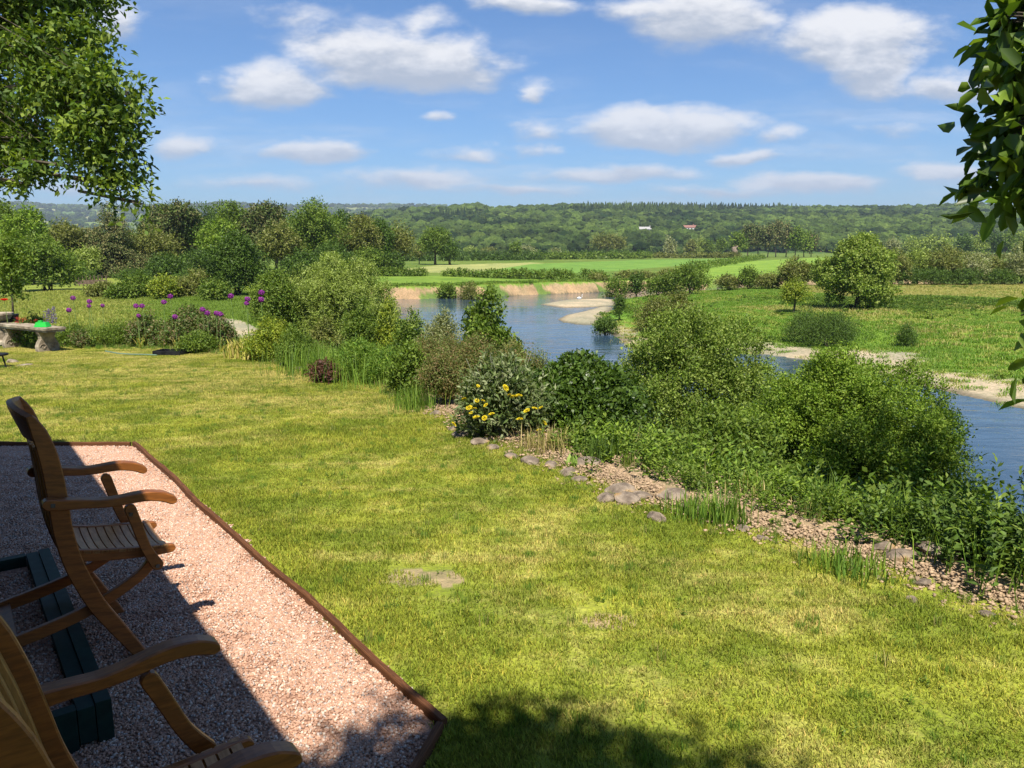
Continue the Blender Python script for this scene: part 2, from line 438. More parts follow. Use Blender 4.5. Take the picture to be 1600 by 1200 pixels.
RB_X = np.array([-800, 0, 50, 110, 200, 300, 375, 420, 500, 560, 620, 700, 3000])
RB_Y = np.array([328, 323, 321, 326, 326, 326, 320, 326, 325, 325, 324, 326, 340])
def terrain(x, y):
    r = np.hypot(x, y)
    inL = inside(x, y, LAWN); dL = seg_dist(x, y, LAWN); d1 = np.where(inL, 0, dL)
    lz = -.02 * np.clip(r - 3, 0, 14)
    big = inside(x, y, BIG); dF = seg_dist(x, y, far_sh, False); dN = seg_dist(x, y, near_sh, False)
    pen = inside(x, y, PEN); dP = seg_dist(x, y, PEN)
    b1 = inside(x, y, BAR1); b2 = inside(x, y, BAR2)
    dB = np.minimum(seg_dist(x, y, BAR1), seg_dist(x, y, BAR2)); bar = b1 | b2
    nz = wn(x, y, .35) * .12 + wn(x, y, 1.3, 8) * .05
    zpen = WZ + np.where(dP < 4, .10 * dP, .4 + .9 * sm(4, 16, dP)) + nz * sm(1, 6, dP) * 1.4
    zfar = WZ + 1.55 * sm(-.2, 1.6, dF + wn(x, y, 1.1, 4) * .45 + wn(x, y, 3.1, 9) * .25) + .5 * sm(2, 22, dF) + .06 * wn(x, y, .4)
    znear = WZ + np.minimum(2.1, .28 * dN) + nz * .5
    zout = np.where(dF < dN, zfar, znear)
    zr = WZ - np.minimum(1.2, .3 * np.minimum(np.minimum(dF, dN), dP) + .05)
    z = np.where(pen, zpen, np.where(big, zr, zout))
    z = np.where(bar, WZ + np.minimum(.3, .16 * dB), z)
    bank = lz - .45 * np.clip(d1 - .45, 0, 99) + nz * .6 * sm(.3, 2, d1) + .03 * sm(0, .25, d1) * (1 - sm(.35, .8, d1))
    z = np.where(inL, lz, np.where(big | pen, z, np.maximum(z, bank)))
    # hills
    px = 800 + FPX * x / np.maximum(y, 1)
    front = y > 10
    ya = np.interp(px, RA_X, RA_Y); e = np.maximum((388 - ya - 8) / FPX, 0)
    ra, rb = 640, 1500
    ramp = np.clip((y - ra) / (rb - ra), 0, 1)
    zA = -2.6 + (4.22 + e * rb) * ramp ** .92 * (1 + .10 * wn(x, y, .006, 3) * ramp * (1 - ramp) * 4)
    zA = np.where(y > rb, zA - (y - rb) * .06, zA)
    zA = np.where((e > 0) & front, zA, -2.6)
    yb = np.interp(px, RB_X, RB_Y); eb = (388 - yb) / FPX
    rc, rd = 1500, 4200
    rampb = np.clip((y - rc) / (rd - rc), 0, 1)
    zB = -2.6 + (4.22 + eb * rd) * (rampb ** 1.15) * (1 + .12 * wn(x, y, .0021, 6) * rampb * (1 - rampb) * 4)
    zB = np.where(y > rd, zB - (y - rd) * .08, zB)
    zB = np.where(front, zB, -2.6)
    zz = np.maximum(zA, zB)
    z = np.where(r > 600, np.maximum(z, zz), z)
    pat = inside(x, y, PATIO)
    z = np.where(pat, -.07, z)
    return z, dict(inL=inL, d1=d1, big=big, pen=pen, dF=dF, dN=dN, dP=dP, bar=bar, pat=pat, px=px, r=r, dB=dB)
def gz(x, y):
    return float(terrain(np.array([float(x)]), np.array([float(y)]))[0][0])
def gcol(px, Y):
    """ground point seen in picture column px at distance Y"""
    z = -1.0
    for _ in range(4):
        x = (px - 800) / FPX * (Y * math.cos(PITCH) - (z - CAMZ) * math.sin(PITCH)); z = gz(x, Y)
    return np.array([x, Y, z])

FIELDS = [  # (picture outline on the valley floor, colour)
    ([(590, 424), (690, 413.5), (830, 410), (880, 413), (850, 419), (760, 424), (700, 426)], (.36, .36, .13)),
    ([(830, 412), (1000, 406), (1190, 403), (1130, 409), (1060, 415), (960, 423), (880, 427), (700, 426.5), (760, 423)], (.17, .29, .055)),
    ([(1150, 409), (1290, 401.5), (1330, 403), (1330, 430), (1100, 430), (1060, 422)], (.22, .33, .05)),
    ([(560, 441), (560, 429.5), (760, 430), (960, 432), (1100, 431), (1100, 441)], (.17, .26, .04)),
    ([(600, 408), (690, 406), (830, 404), (1000, 402.5), (1000, 400), (600, 402)], (.13, .20, .05)),
    ([(1000, 402), (1140, 401), (1140, 398.2), (970, 399.2), (900, 402)], (.30, .31, .12)),
    ([(1480, 402), (1700, 400), (1700, 394), (1480, 395.5)], (.19, .29, .09)),
]
FIELDS = [(pts(o, -2.6), c_) for o, c_ in FIELDS]
TRACK = pts([(300, 493), (340, 500), (365, 507), (395, 519), (420, 530)], -2.5)
def zonecol(x, y, z, q):
    n = x.shape[0]
    C_ = np.zeros((n, 3)); C_[:] = (.15, .205, .04)
    a = wn(x, y, .12, 2)[:, None]; b2 = wn(x, y, .7, 9)[:, None]
    C_ += a * np.array([.035, .02, .006])
    left = (q['px'] < 470) & (y > 12) & (y < 130)
    C_[left] = (np.array([.235, .275, .05]) + a[left] * .03)
    l2 = left & (q['px'] > 230) & (y < 75); C_[l2] = np.array([.17, .27, .045])
    for P, c_ in FIELDS:
        m = inside(x, y, P); C_[m] = np.array(c_) * (1 + .06 * b2[m])
    pen = q['pen']
    C_[pen] = np.array([.17, .27, .035]) + (a * np.array([.07, .03, .01]) + b2 * np.array([.05, .01, .005]))[pen]
    sand = np.array([.46, .37, .26])
    # gravel beach, widest at the right
    bw = np.where(x > 14, 2.6 + .16 * (x - 14), np.where(x > 7, 2.0, .8)) * (1 + .35 * wn(x, y, .5, 5))
    e = sm(1.25, .85, q['dP'] / np.maximum(bw, .2)) * (y < 62) * pen
    e = e * (1 - .45 * sm(.25, .6, wn(x, y, 2.4, 11)) * sm(.3, .7, q['dP'] / np.maximum(bw, .2)))
    C_ = C_ * (1 - e[:, None]) + sand * e[:, None]
    grit = (1 + .14 * wn(x, y, 2.9, 6) + .13 * wn(x, y, 7.3, 2))[:, None]; sandy = (pen & (e > .4))[:, None]
    wet = (sm(1.0, .15, q['dP'] + .35 * wn(x, y, 1.5, 3)) * pen)[:, None]
    C_ = np.where(sandy, C_ * grit, C_) * (1 - .55 * wet)
    bare = pen & (np.hypot((x - G(1250, 536, -3.8)[0]) / 2.2, (y - G(1250, 536, -3.8)[1]) / 2.8) < 1)
    C_[bare] = sand * .95
    dry = (pen & (y > 84) & (q['px'] > 1380) & (wn(x, y, .3, 3) > -.4)); C_[dry] = np.array([.38, .36, .12]) + b2[dry] * .04
    bm = q['bar']; C_[bm] = (sand * (1 + .14 * wn(x, y, 2.1, 6))[:, None] * (1 - .5 * sm(.8, .1, q['dB']))[:, None])[bm]
    far = (~q['big']) & (~pen) & (q['dF'] < 2.6) & (q['dF'] < q['dN']) & (z < -3.35 + .25 * wn(x, y, 1.2, 13))
    C_[far] = np.array([.40, .27, .16]) * (1 + .22 * b2[far] + .2 * wn(x, y, 2.2, 3)[:, None][far])
    veg = far & (wn(x, y, .9, 1) > .38); C_[veg] = (.14, .2, .05)
    near = (~q['inL']) & (~q['big']) & (~pen) & (q['dN'] < q['dF']) & (q['d1'] < 9) & (y < 35)
    C_[near] = (.085, .11, .03)
    d1 = q['d1']; soil = (~q['inL']) & (d1 < .30 + .10 * wn(x, y, 2.2, 4)) & (x > -1.2) & (y < 14) & (wn(x, y, 3.7, 3) > -.45)
    C_[soil] = np.array([.40, .285, .18]) * (1 + .10 * b2[soil])
    tr = seg_dist(x, y, TRACK, False) < 1.1 + .3 * wn(x, y, .5); C_[tr & (y > 20)] = (.46, .38, .26)
    under = q['big'] & ~q['bar'] & ~pen; C_[under] = (.10, .09, .06)
    hill = y > 640; C_[hill] = (.07, .12, .03)
    hb = (y > 1650) | ((y > 900) & (q['px'] < 520))
    fld = np.floor(x / 210 + wn(x, y, .004) * .6) * 7.3 + np.floor(y / 260 + wn(x, y, .004, 8) * .6) * 3.1
    fr = np.abs(np.sin(fld * 12.9898) * 43758.5) % 1
    pal = np.array([[.20, .26, .07], [.28, .30, .11], [.14, .22, .06], [.34, .34, .15], [.16, .20, .07]])
    C_[hb] = pal[(fr[hb] * 5).astype(int) % 5]
    return np.clip(C_, .01, 1)

# polar sheet round the viewpoint: constant fineness in view, coarse behind
ang = np.concatenate([np.arange(-180, -44, 4), np.arange(-44, 44.01, .13), np.arange(48, 180, 4)]) * math.pi / 180
rad = np.concatenate([[.35], .8 * 1.0125 ** np.arange(0, int(math.log(7500 / .8) / math.log(1.0125)) + 1)])
rad = np.sort(np.concatenate([rad[(rad < 76) | (rad > 128)], np.arange(76, 128, .32), np.arange(28, 44, .45)]))
AA, RR = np.meshgrid(ang, rad)
X = (np.sin(AA) * RR).ravel(); Y = (np.cos(AA) * RR).ravel()
Z, Q = terrain(X, Y)
COLR = zonecol(X, Y, Z, Q)
BARE = np.zeros(X.shape, dtype=bool)
for (bx, by, rx, ry) in ((650, 898, .24, .13), (950, 968, .12, .08)):
    q_ = G(bx, by); BARE |= ((X - q_[0]) / rx) ** 2 + ((Y - q_[1]) / ry) ** 2 + .6 * wn(X, Y, 9, 3) + .5 * wn(X, Y, 27, 11) < 1
COLR[BARE] = (.40, .30, .17)
na, nr = len(ang), len(rad)
i0 = (np.arange(nr - 1)[:, None] * na + np.arange(na)[None]).ravel()
j = np.tile(np.arange(na), nr - 1)
i1 = np.where(j == na - 1, i0 - na + 1, i0 + 1)
FQ = np.stack([i0, i1, i1 + na, i0 + na], 1)[:, ::-1]
cxy = (X[FQ].mean(1), Y[FQ].mean(1))
fq0 = FQ[:, 0]
zone = np.full(len(FQ), 1)
zone[Q['inL'][fq0]] = 0
zone[(Q['pen'] | Q['bar'])[fq0]] = 2
zone[(Q['big'] & ~Q['bar'] & ~Q['pen'])[fq0]] = 3
zone[(~Q['inL'] & ~Q['pen'] & ~Q['big'] & ((Y > 36) & (Q['dF'] < Q['dN']) | (Y > 60)))[fq0]] = 4
zone[(Y > 640)[fq0]] = 5
for zi, nm, lb in ((0, 'lawn', 'mown lawn with dry yellow patches'), (1, 'river_bank', 'sloping bank below the lawn'), (2, 'meadow', 'rough meadow and gravel beach across the river'),
                   (3, 'river_bed', 'bed of the river'), (4, 'fields', 'flat green fields of the valley floor'), (5, 'hills', 'wooded hills closing the valley')):
    fsel = FQ[zone == zi]
    u, inv = np.unique(fsel, return_inverse=True)
    V = np.stack([X[u], Y[u], Z[u]], 1)
    me = mkmesh(nm, V, inv.reshape(-1, 4), M_GROUND, COLR[u], True)
    at_ = me.attributes.new('lawn', 'FLOAT', 'POINT')
    at_.data.foreach_set('value', (Q['inL'][u] & ~Q['pat'][u] & ~BARE[u]).astype(np.float32))
    tag(link(nm, me), lb, kind='structure')

# water sheet
mb = MB(); mb.add([(-400, -60, WZ), (400, -60, WZ), (400, 300, WZ), (-400, 300, WZ)], [(0, 1, 2, 3)])
tag(mb.obj('river', M_WATER), 'blue river bending past sand bars', kind='structure')

# ------------------------------------------------------------------ point instancer for stuff
def instancer(name, P, protos, idx, rot, scl, label, tilt=None):
    me = bpy.data.meshes.new(name); me.vertices.add(len(P)); me.vertices.foreach_set('co', np.asarray(P, dtype=np.float32).ravel())
    R = np.zeros((len(P), 3), dtype=np.float32); R[:, 2] = rot
    if tilt is not None: R[:, :2] = tilt
    a = me.attributes.new('rot', 'FLOAT_VECTOR', 'POINT'); a.data.foreach_set('vector', R.ravel())
    S = np.asarray(scl, dtype=np.float32)
    if S.ndim == 1: S = np.repeat(S[:, None], 3, 1)
    a = me.attributes.new('scl', 'FLOAT_VECTOR', 'POINT'); a.data.foreach_set('vector', np.ascontiguousarray(S).ravel())
    a = me.attributes.new('idx', 'INT', 'POINT'); a.data.foreach_set('value', np.asarray(idx, dtype=np.int32))
    o = link(name, me); tag(o, label, kind='stuff')
    pc = bpy.data.collections.new(name + '_kinds')
    for k, pm in enumerate(protos):
        po = bpy.data.objects.new('%s_kind_%02d' % (name, k), pm); pc.objects.link(po)
    ng = bpy.data.node_groups.new(name, 'GeometryNodeTree')
    ng.interface.new_socket('Geometry', in_out='INPUT', socket_type='NodeSocketGeometry')
    ng.interface.new_socket('Geometry', in_out='OUTPUT', socket_type='NodeSocketGeometry')
    N = ng.nodes; gi = N.new('NodeGroupInput'); go = N.new('NodeGroupOutput')
    mp = N.new('GeometryNodeMeshToPoints'); ip = N.new('GeometryNodeInstanceOnPoints'); ci = N.new('GeometryNodeCollectionInfo')
    ci.inputs['Collection'].default_value = pc; ci.inputs['Separate Children'].default_value = True; ci.inputs['Reset Children'].default_value = True
    ip.inputs['Pick Instance'].default_value = True
    def na_(nm, dt):
        q = N.new('GeometryNodeInputNamedAttribute'); q.data_type = dt; q.inputs['Name'].default_value = nm; return q.outputs[0]
    L = ng.links.new
    L(gi.outputs[0], mp.inputs['Mesh']); L(mp.outputs[0], ip.inputs['Points']); L(ci.outputs[0], ip.inputs['Instance'])
    L(na_('idx', 'INT'), ip.inputs['Instance Index']); L(na_('rot', 'FLOAT_VECTOR'), ip.inputs['Rotation']); L(na_('scl', 'FLOAT_VECTOR'), ip.inputs['Scale'])
    L(ip.outputs[0], go.inputs[0])
    md = o.modifiers.new('instances', 'NODES'); md.node_group = ng
    return o

# ------------------------------------------------------------------ gravel terrace, boards, garden room
rng = np.random.default_rng(11)
M_GRAVEL, t = mat('pink_gravel')
g = t.n('ShaderNodeNewGeometry')
vor = t.n('ShaderNodeTexVoronoi'); t.l(g.outputs['Position'], vor.inputs['Vector']); vor.inputs['Scale'].default_value = 95
gcl = t.mix(t.smooth(t.noise(vor.outputs['Position'], 40, 0), .3, .7), c4((.28, .16, .11)), c4((.48, .29, .20)))
t.out(t.bsdf(gcl, .85, .2, t.bump(t.math('SUBTRACT', 1.0, vor.outputs['Distance']), .9, .006)))
mb = MB(); nP = len(PATIO); mb.add([(p[0], p[1], 0.0) for p in PATIO], [tuple(range(nP))])
V0 = Vector((0, 0, 0))
gm = mb.mesh('gravel_terrace', M_GRAVEL)
import bmesh
bmm = bmesh.new(); bmm.from_mesh(gm); bmesh.ops.recalc_face_normals(bmm, faces=bmm.faces)
for f_ in bmm.faces:
    if f_.normal.z < 0: f_.normal_flip()
bmm.to_mesh(gm); bmm.free()
tag(link('gravel_terrace', gm), 'pink gravel terrace', kind='structure')

# chips: five patch meshes of stones spread over the terrace
M_CHIP, t = mat('gravel_chips')
oi = t.n('ShaderNodeAttribute', attribute_name='Col')
t.out(t.bsdf(oi.outputs['Color'], .8, .25))
ico = bmesh.new(); bmesh.ops.create_icosphere(ico, subdivisions=1, radius=1)
IV = np.array([v.co[:] for v in ico.verts]); IF = np.array([[v.index for v in f.verts] for f in ico.faces]); ico.free()
def chip_patch(n, half):
    V = []; F = []; Cc = []
    for k in range(n):
        s = rng.uniform(.0035, .0075); sc = np.array([s * rng.uniform(.8, 1.4), s * rng.uniform(.7, 1.1), s * rng.uniform(.5, .9)])
        R = np.array(Matrix.Rotation(rng.uniform(0, 6.28), 3, Vector(rng.normal(size=3)).normalized()))
        v = (IV * (1 + .18 * rng.normal(size=(12, 1)))) * sc @ R.T + np.array([rng.uniform(-half, half), rng.uniform(-half, half), .004])
        c_ = np.array([.48, .285, .195]) * rng.uniform(.7, 1.15) if rng.random() < .87 else np.array([.40, .34, .30]) * rng.uniform(.6, 1.3)
        if rng.random() < .12: c_ = np.array([.62, .50, .40])
        V.append(v); F.append(IF + 12 * k); Cc.append(np.tile(c_, (12, 1)))
    return mkmesh('gravel_patch', np.concatenate(V), np.concatenate(F), M_CHIP, np.concatenate(Cc))
protos = [chip_patch(700, .14) for _ in range(4)]
gx, gy = np.meshgrid(np.arange(-5.4, .6, .2), np.arange(.6, 6.6, .2)); gx = gx.ravel() + rng.uniform(-.03, .03, gx.size); gy = gy.ravel() + rng.uniform(-.03, .03, gy.size)
keep = inside(gx, gy, PATIO) & (seg_dist(gx, gy, PATIO) > .13) & (gy > 1.1) & (gx / gy > -.85)
gx, gy = gx[keep], gy[keep]
ex = []                       # extra rows close to the boards
for a_, b_ in ((PA, PB), (PB, PCC), (PD, PA)):
    a_ = np.array(a_); b_ = np.array(b_); L_ = np.linalg.norm(b_ - a_); dd = (b_ - a_) / L_; nn = np.array([dd[1], -dd[0]])
    if not inside(np.array([(a_ + b_)[0] / 2 + nn[0] * .2]), np.array([(a_ + b_)[1] / 2 + nn[1] * .2]), PATIO)[0]: nn = -nn
    for s_ in np.arange(.15, L_ - .1, .11): ex.append(a_ + dd * s_ + nn * .155)
ex = np.array(ex); gx = np.concatenate([gx, ex[:, 0]]); gy = np.concatenate([gy, ex[:, 1]])
n = len(gx)
instancer('gravel', np.stack([gx, gy, np.full(n, .0)], 1), protos, rng.integers(0, 4, n), rng.integers(0, 4, n) * math.pi / 2 + .2 * rng.normal(size=n), np.ones(n), 'small pink and grey gravel chips on the terrace')

def board(a_, b_, label):
    a_ = np.array(a_); b_ = np.array(b_); L_ = np.linalg.norm(b_ - a_); an = math.atan2(*(b_ - a_)[::-1])
    ns = max(2, int(L_ / .12)); V = []; F = []
    for i in range(ns + 1):
        s_ = L_ * i / ns; wob = .009 * math.sin(s_ * 2.1) + .005 * math.sin(s_ * 5.3 + 1)
        h = .038 + .006 * math.sin(s_ * 1.3) + rng.normal() * .0022
        for (yy, zz) in ((-.012, -.08), (-.012, h - .004), (-.009, h), (.012, h), (.015, h - .004), (.015, -.08)): V.append((s_, yy + wob, zz))
    for i in range(ns):
        for k in range(5): F.append((i * 6 + k, i * 6 + k + 1, i * 6 + 7 + k, i * 6 + 6 + k))
    F += [(0, 1, 2, 3, 4, 5), tuple(ns * 6 + k for k in (5, 4, 3, 2, 1, 0))]
    mb = MB(); mb.add(V, [f[::-1] for f in F]); o = mb.obj('edging_board', M_BOARD, loc=(a_[0], a_[1], 0)); o.rotation_euler = (0, 0, an)
    tag(o, label, 'edging board', 'timber boards edging the gravel terrace')
board(PA + PE * .016, PB - PE * .016, 'long brown timber board running diagonally between gravel and lawn')
board(PB + pd * .03, PCC, 'short near timber board turning back from the terrace corner')
board(PD, PA - np.array([.03, 0]), 'far timber board edging the gravel beyond the chairs')

# flat roofed garden room beside the terrace (throws the straight shadow)
EN = np.array([-.8, -.6])
E0 = np.array([-3.84, 5.0]) + PE * .16; E1 = E0 - PE * 9.6
hr = empty('garden_room', (E0[0], E0[1], 0), 'flat roofed garden room whose straight shadow lies on the gravel terrace', 'building')
Rz = Matrix.Rotation(math.atan2(-PE[1], -PE[0]), 3, 'Z')
def hb(name, s0, s1, q0, q1, z0, z1, m, parent=None):
    c_ = (E0 - PE * (s0 + s1) / 2 + EN * (q0 + q1) / 2) - E0
    mb = MB(); mb.box((c_[0], c_[1], (z0 + z1) / 2), (s1 - s0, q1 - q0, z1 - z0), Rz); return mb.obj(name, m, parent or hr)
M_RENDER = noisy_mat('dark_stained_boards', (.035, .022, .014), (.06, .04, .026), 3, .9, .3)
M_FASCIA = noisy_mat('fascia_paint', (.07, .055, .045), (.10, .08, .065), 3, .6, .1)
M_GLASSY = noisy_mat('window_glass', (.02, .03, .03), (.03, .04, .04), 2, .05, 0, .01, .8)
hb('wall', .25, 9.4, .75, 5.0, 0.0, 2.42, M_RENDER)
hb('roof', 0, 9.6, .02, 5.4, 2.42, 2.6, M_FASCIA)
hb('gutter', .02, 9.58, -.03, .018, 2.5, 2.595, M_GREENPAINT)
for s_ in (1.2, 5.6):
    wd = hb('window', s_, s_ + 1.7, .70, .748, .2, 2.1, M_FASCIA); hb('pane', s_ + .08, s_ + 1.62, .69, .698, .28, 2.02, M_GLASSY, wd)

# ------------------------------------------------------------------ teak folding armchairs
A9 = math.radians(9)
def rot9(l): return [(s * math.cos(A9) - z * math.sin(A9), s * math.sin(A9) + z * math.cos(A9)) for s, z in l]
STILE = rot9([(-.30, 1.02), (-.277, .96), (-.258, .88), (-.246, .78), (-.24, .68), (-.235, .58), (-.22, .48), (-.2, .40), (-.169, .311), (-.14, .241), (-.091, .151), (-.034, .048), (-.008, .0)])
ARM = rot9([(-.275, .70), (-.22, .69), (-.167, .683), (-.11, .672), (-.05, .668), (.01, .670), (.06, .668), (.11, .655), (.143, .636)])
SUP = rot9([(-.005, .635), (.01, .56), (.035, .46), (.072, .377)])
RAIL = rot9([(-.235, .46), (-.199, .452), (-.102, .43), (-.001, .415), (.081, .405), (.145, .40)])
LEG = rot9([(.072, .377), (.035, .337), (-.009, .306), (-.105, .258), (-.208, .219), (-.338, .189), (-.435, .17), (-.55, .135), (-.63, .10)])
CW = .47
def make_chair(label):
    root = empty('garden_chair', (0, 0, 0), label, 'chair', 'teak folding armchairs on the gravel')
    inn = .028
    for sgn in (-1, 1):
        def yy(a_, b_): return (a_, b_) if sgn > 0 else (-b_, -a_)
        h = CW / 2
        y0, y1 = yy(h - inn, h); MB().sweep(STILE, [.012, .026, .031, .033, .033, .033, .033, .033, .032, .031, .029, .025, .021], y0, y1).obj('front_leg', M_TEAK, root)
        y0, y1 = yy(h + .004, h + .05); am = MB().sweep(ARM, [.021, .020, .017, .016, .017, .018, .019, .019, .017], y0, y1, .004, 2).obj('armrest', M_TEAK, root)
        y0, y1 = yy(h + .051, h + .054); b_ = MB(); b_.box((ARM[0][0] + .012, (y0 + y1) / 2, ARM[0][1]), (.014, .004, .014)); b_.obj('bolt', M_METAL, am)
        y0, y1 = yy(h + .006, h + .03); sp = MB().sweep([(SUP[0][0], SUP[0][1] - .012)] + SUP[1:], [.021, .020, .019, .023], y0, y1, .003, 2).obj('arm_support', M_TEAK, root)
        b_ = MB(); y0, y1 = yy(h + .031, h + .035); b_.box((SUP[0][0] + .002, (y0 + y1) / 2, SUP[0][1] - .03), (.013, .004, .013)); b_.obj('bolt', M_METAL, sp); b_ = MB(); b_.box((SUP[3][0], (y0 + y1) / 2, SUP[3][1] - .004), (.013, .004, .013)); b_.obj('bolt', M_METAL, sp)
        y0, y1 = yy(h - .056, h - .032); MB().sweep(LEG, [.022, .020, .020, .021, .023, .024, .024, .022, .02], y0 + (.0 if sgn < 0 else 0), y1, .003, 2).obj('rear_leg', M_TEAK, root)
        y0, y1 = yy(h - .082, h - .058); MB().sweep(RAIL, [.024, .024, .023, .022, .021, .018], y0, y1, .004, 1).obj('seat_rail', M_TEAK, root)
    h = CW / 2 - .03
    # headrest panel between the stiles, bowed backwards
    top = Vector((STILE[0][0], 0, STILE[0][1])); dn = Vector((STILE[2][0] - STILE[0][0], 0, STILE[2][1] - STILE[0][1])).normalized(); nb = Vector((-dn.z, 0, dn.x))
    if nb.x < 0: nb = -nb
    V = []; F = []; ns = 14
    for i in range(ns + 1):
        y = -h - .028 + (2 * h + .056) * i / ns; bow = -.035 * (1 - (y / (h + .028)) ** 2); cr = .03 * (1 - (y / (h + .028)) ** 2)
        for a_, d_ in ((-.005 - cr, .010), (.012 - cr, .013), (.095, .010), (.095, -.010), (.012 - cr, -.013), (-.005 - cr, -.010)):
            V.append(top + dn * a_ + nb * (bow + d_) + Vector((0, y, 0)))
    for i in range(ns):
        for k in range(6): F.append((i * 6 + k, i * 6 + (k + 1) % 6, i * 6 + 6 + (k + 1) % 6, i * 6 + 6 + k))
    F += [(0, 1, 2, 3, 4, 5)[::-1], tuple(ns * 6 + k for k in range(6))]
    MB().add(V, F).obj('top_rail', M_TEAK, root, smooth=False)
    # vertical back slats bowed like the headrest
    mb = MB(); pr = STILE[2:8]
    nsl = 9; pitch = 2 * h / nsl
    for k in range(nsl):
        y = -h + pitch * (k + .5); bow = -.035 * (1 - (y / h) ** 2)
        mb.sweep([(s + bow * (1 if i < 4 else .6), z) for i, (s, z) in enumerate(pr)], .007, y - pitch * .5 + .003, y + pitch * .5 - .003, .002)
    mb.obj('back_slats', M_TEAKUP, root)
    mb = MB(); s, z = STILE[7]; mb.box((s - .01, 0, z), (.022, 2 * h, .04)); mb.obj('lower_back_rail', M_TEAK, root)
    # seat slats running across, dished in the middle
    R_ = []
    for i in range(len(RAIL) - 1):
        for q in np.linspace(0, 1, 9)[:-1]: R_.append((RAIL[i][0] * (1 - q) + RAIL[i + 1][0] * q, RAIL[i][1] * (1 - q) + RAIL[i + 1][1] * q))
    R_.append(RAIL[-1]); R_ = np.array(R_); cum = np.concatenate([[0], np.cumsum(np.hypot(*np.diff(R_, axis=0).T))])
    mb = MB(); nsl = 12; Ltot = cum[-1] - .01; wsl = Ltot / nsl; hh = CW / 2 - .058
    for k in range(nsl):
        sc_ = wsl * (k + .5); w2 = wsl / 2 - .0028
        V = []; F = []; nn = 8
        for i in range(nn + 1):
            y = -hh + 2 * hh * i / nn; dish = -.016 * (1 - (y / hh) ** 2)
            for e_, dz in ((-1, .021), (1, .021), (1, .009), (-1, .009)):
                ss = sc_ + e_ * w2; V.append((np.interp(ss, cum, R_[:, 0]), y, np.interp(ss, cum, R_[:, 1]) + dz + dish))
        for i in range(nn):
            for kk in range(4): F.append((i * 4 + kk, i * 4 + (kk + 1) % 4, i * 4 + 4 + (kk + 1) % 4, i * 4 + 4 + kk))
        F += [(3, 2, 1, 0), tuple(nn * 4 + q for q in range(4))]
        mb.add(V, F)
    mb.obj('seat', M_TEAK2, root)
    s, z = LEG[6]; mb = MB(); mb.box((s, 0, z), (.05, CW - .115, .022), Matrix.Rotation(-.3, 3, 'Y')); mb.obj('stretcher', M_TEAK, root)
    s, z = STILE[9]; mb = MB(); mb.box((s, 0, z), (.022, CW - .06, .04)); mb.obj('stretcher', M_TEAK, root)
    return root
FW = math.atan2(.6, .8)
ch1 = make_chair('upright teak armchair with its whole back in view, farther from the viewer')
m1 = G(219, 1022) * .5 + G(195, 958) * .5
ch1.location = (m1[0], m1[1], .002); ch1.rotation_euler = (0, A9, FW)
B2 = G(345, 1010, .64) * .5 + G(460, 1185, .64) * .5
ch2 = make_chair('shaded teak armchair cut off by the corner of the picture, seen over its slatted back')
tip = ARM[-1]; fo = np.array([.8, .6]) * (tip[0] + .016)
ch2.location = (B2[0] - fo[0], B2[1] - fo[1], 0.0); ch2.rotation_euler = (0, 0, FW)

# green painted timber frame on the gravel, filled with gravel
NC = G(180, 1155)[:2]; FC = G(80, 855, .15)[:2]; LF = np.linalg.norm(FC - NC); BW = np.array([-.8, -.6])
fr = empty('planting_frame', (NC[0], NC[1], 0), 'low dark green timber frame filled with gravel under the chairs', 'frame')
FRot = Matrix.Rotation(math.atan2(.8, -.6), 3, 'Z')
def fb(name, a0, a1, b0, b1, z0, z1, m=M_GREENPAINT):
    c_ = PE * (a0 + a1) / 2 + BW * (b0 + b1) / 2
    mb = MB(); mb.box((c_[0], c_[1], (z0 + z1) / 2), (a1 - a0, b1 - b0, z1 - z0), FRot); return mb.obj(name, m, fr)
WF = 1.0
fb('side_board', 0, LF, .0, .047, 0, .15); fb('side_board', 0, LF, WF - .047, WF, 0, .15)
fb('rim', .0, LF - .0, .05, .10, .02, .143); fb('end_board', 0, .045, .103, WF - .05, 0, .146); fb('end_board', LF - .045, LF, .103, WF - .05, 0, .146)
ff = fb('gravel_fill', .05, LF - .05, .103, WF - .05, 0, .095, M_GRAVEL)
P = []
for a_ in np.arange(.17, LF - .12, .2):
    for b_ in np.arange(.23, WF - .15, .2):
        c_ = NC + PE * a_ + BW * b_
        if c_[0] / c_[1] > -.9: P.append((c_[0], c_[1], .095))
P = np.array(P); n = len(P)
instancer('gravel', P, protos, rng.integers(0, 4, n), math.atan2(.8, -.6) + rng.integers(0, 4, n) * math.pi / 2, np.ones(n) * .98, 'gravel chips filling the green timber frame')

# ------------------------------------------------------------------ stone bench, urn, stones, box
def stone_obj(name, c_, sz, label, cat, grp=None, m=M_ROCK, seed=0):
    r_ = np.random.default_rng(seed); b = bmesh.new(); bmesh.ops.create_icosphere(b, subdivisions=3, radius=1)
    o = r_.uniform(0, 50, 3); pl = rdir(r_, 9); dd = r_.uniform(.62, .95, 9)
    for v in b.verts:
        q = np.array(v.co[:])
        for p_, d_ in zip(pl, dd):
            k = q @ p_ - d_
            if k > 0: q = q - p_ * k * .85
        q *= 1 + .10 * mnoise.noise(Vector(q * 2.2 + o)) + .05 * mnoise.noise(Vector(q * 6 + o))
        v.co = Vector(q * np.array(sz))
    me = bpy.data.meshes.new(name); b.to_mesh(me); b.free(); me.materials.append(m)
    ob = link(name, me, None, c_); ob.rotation_euler = (r_.normal() * .15, r_.normal() * .15, r_.uniform(0, 6.28))
    return tag(ob, label, cat, grp)
b1_ = gcol(75, 14.25); b2_ = gcol(19, 14.95)
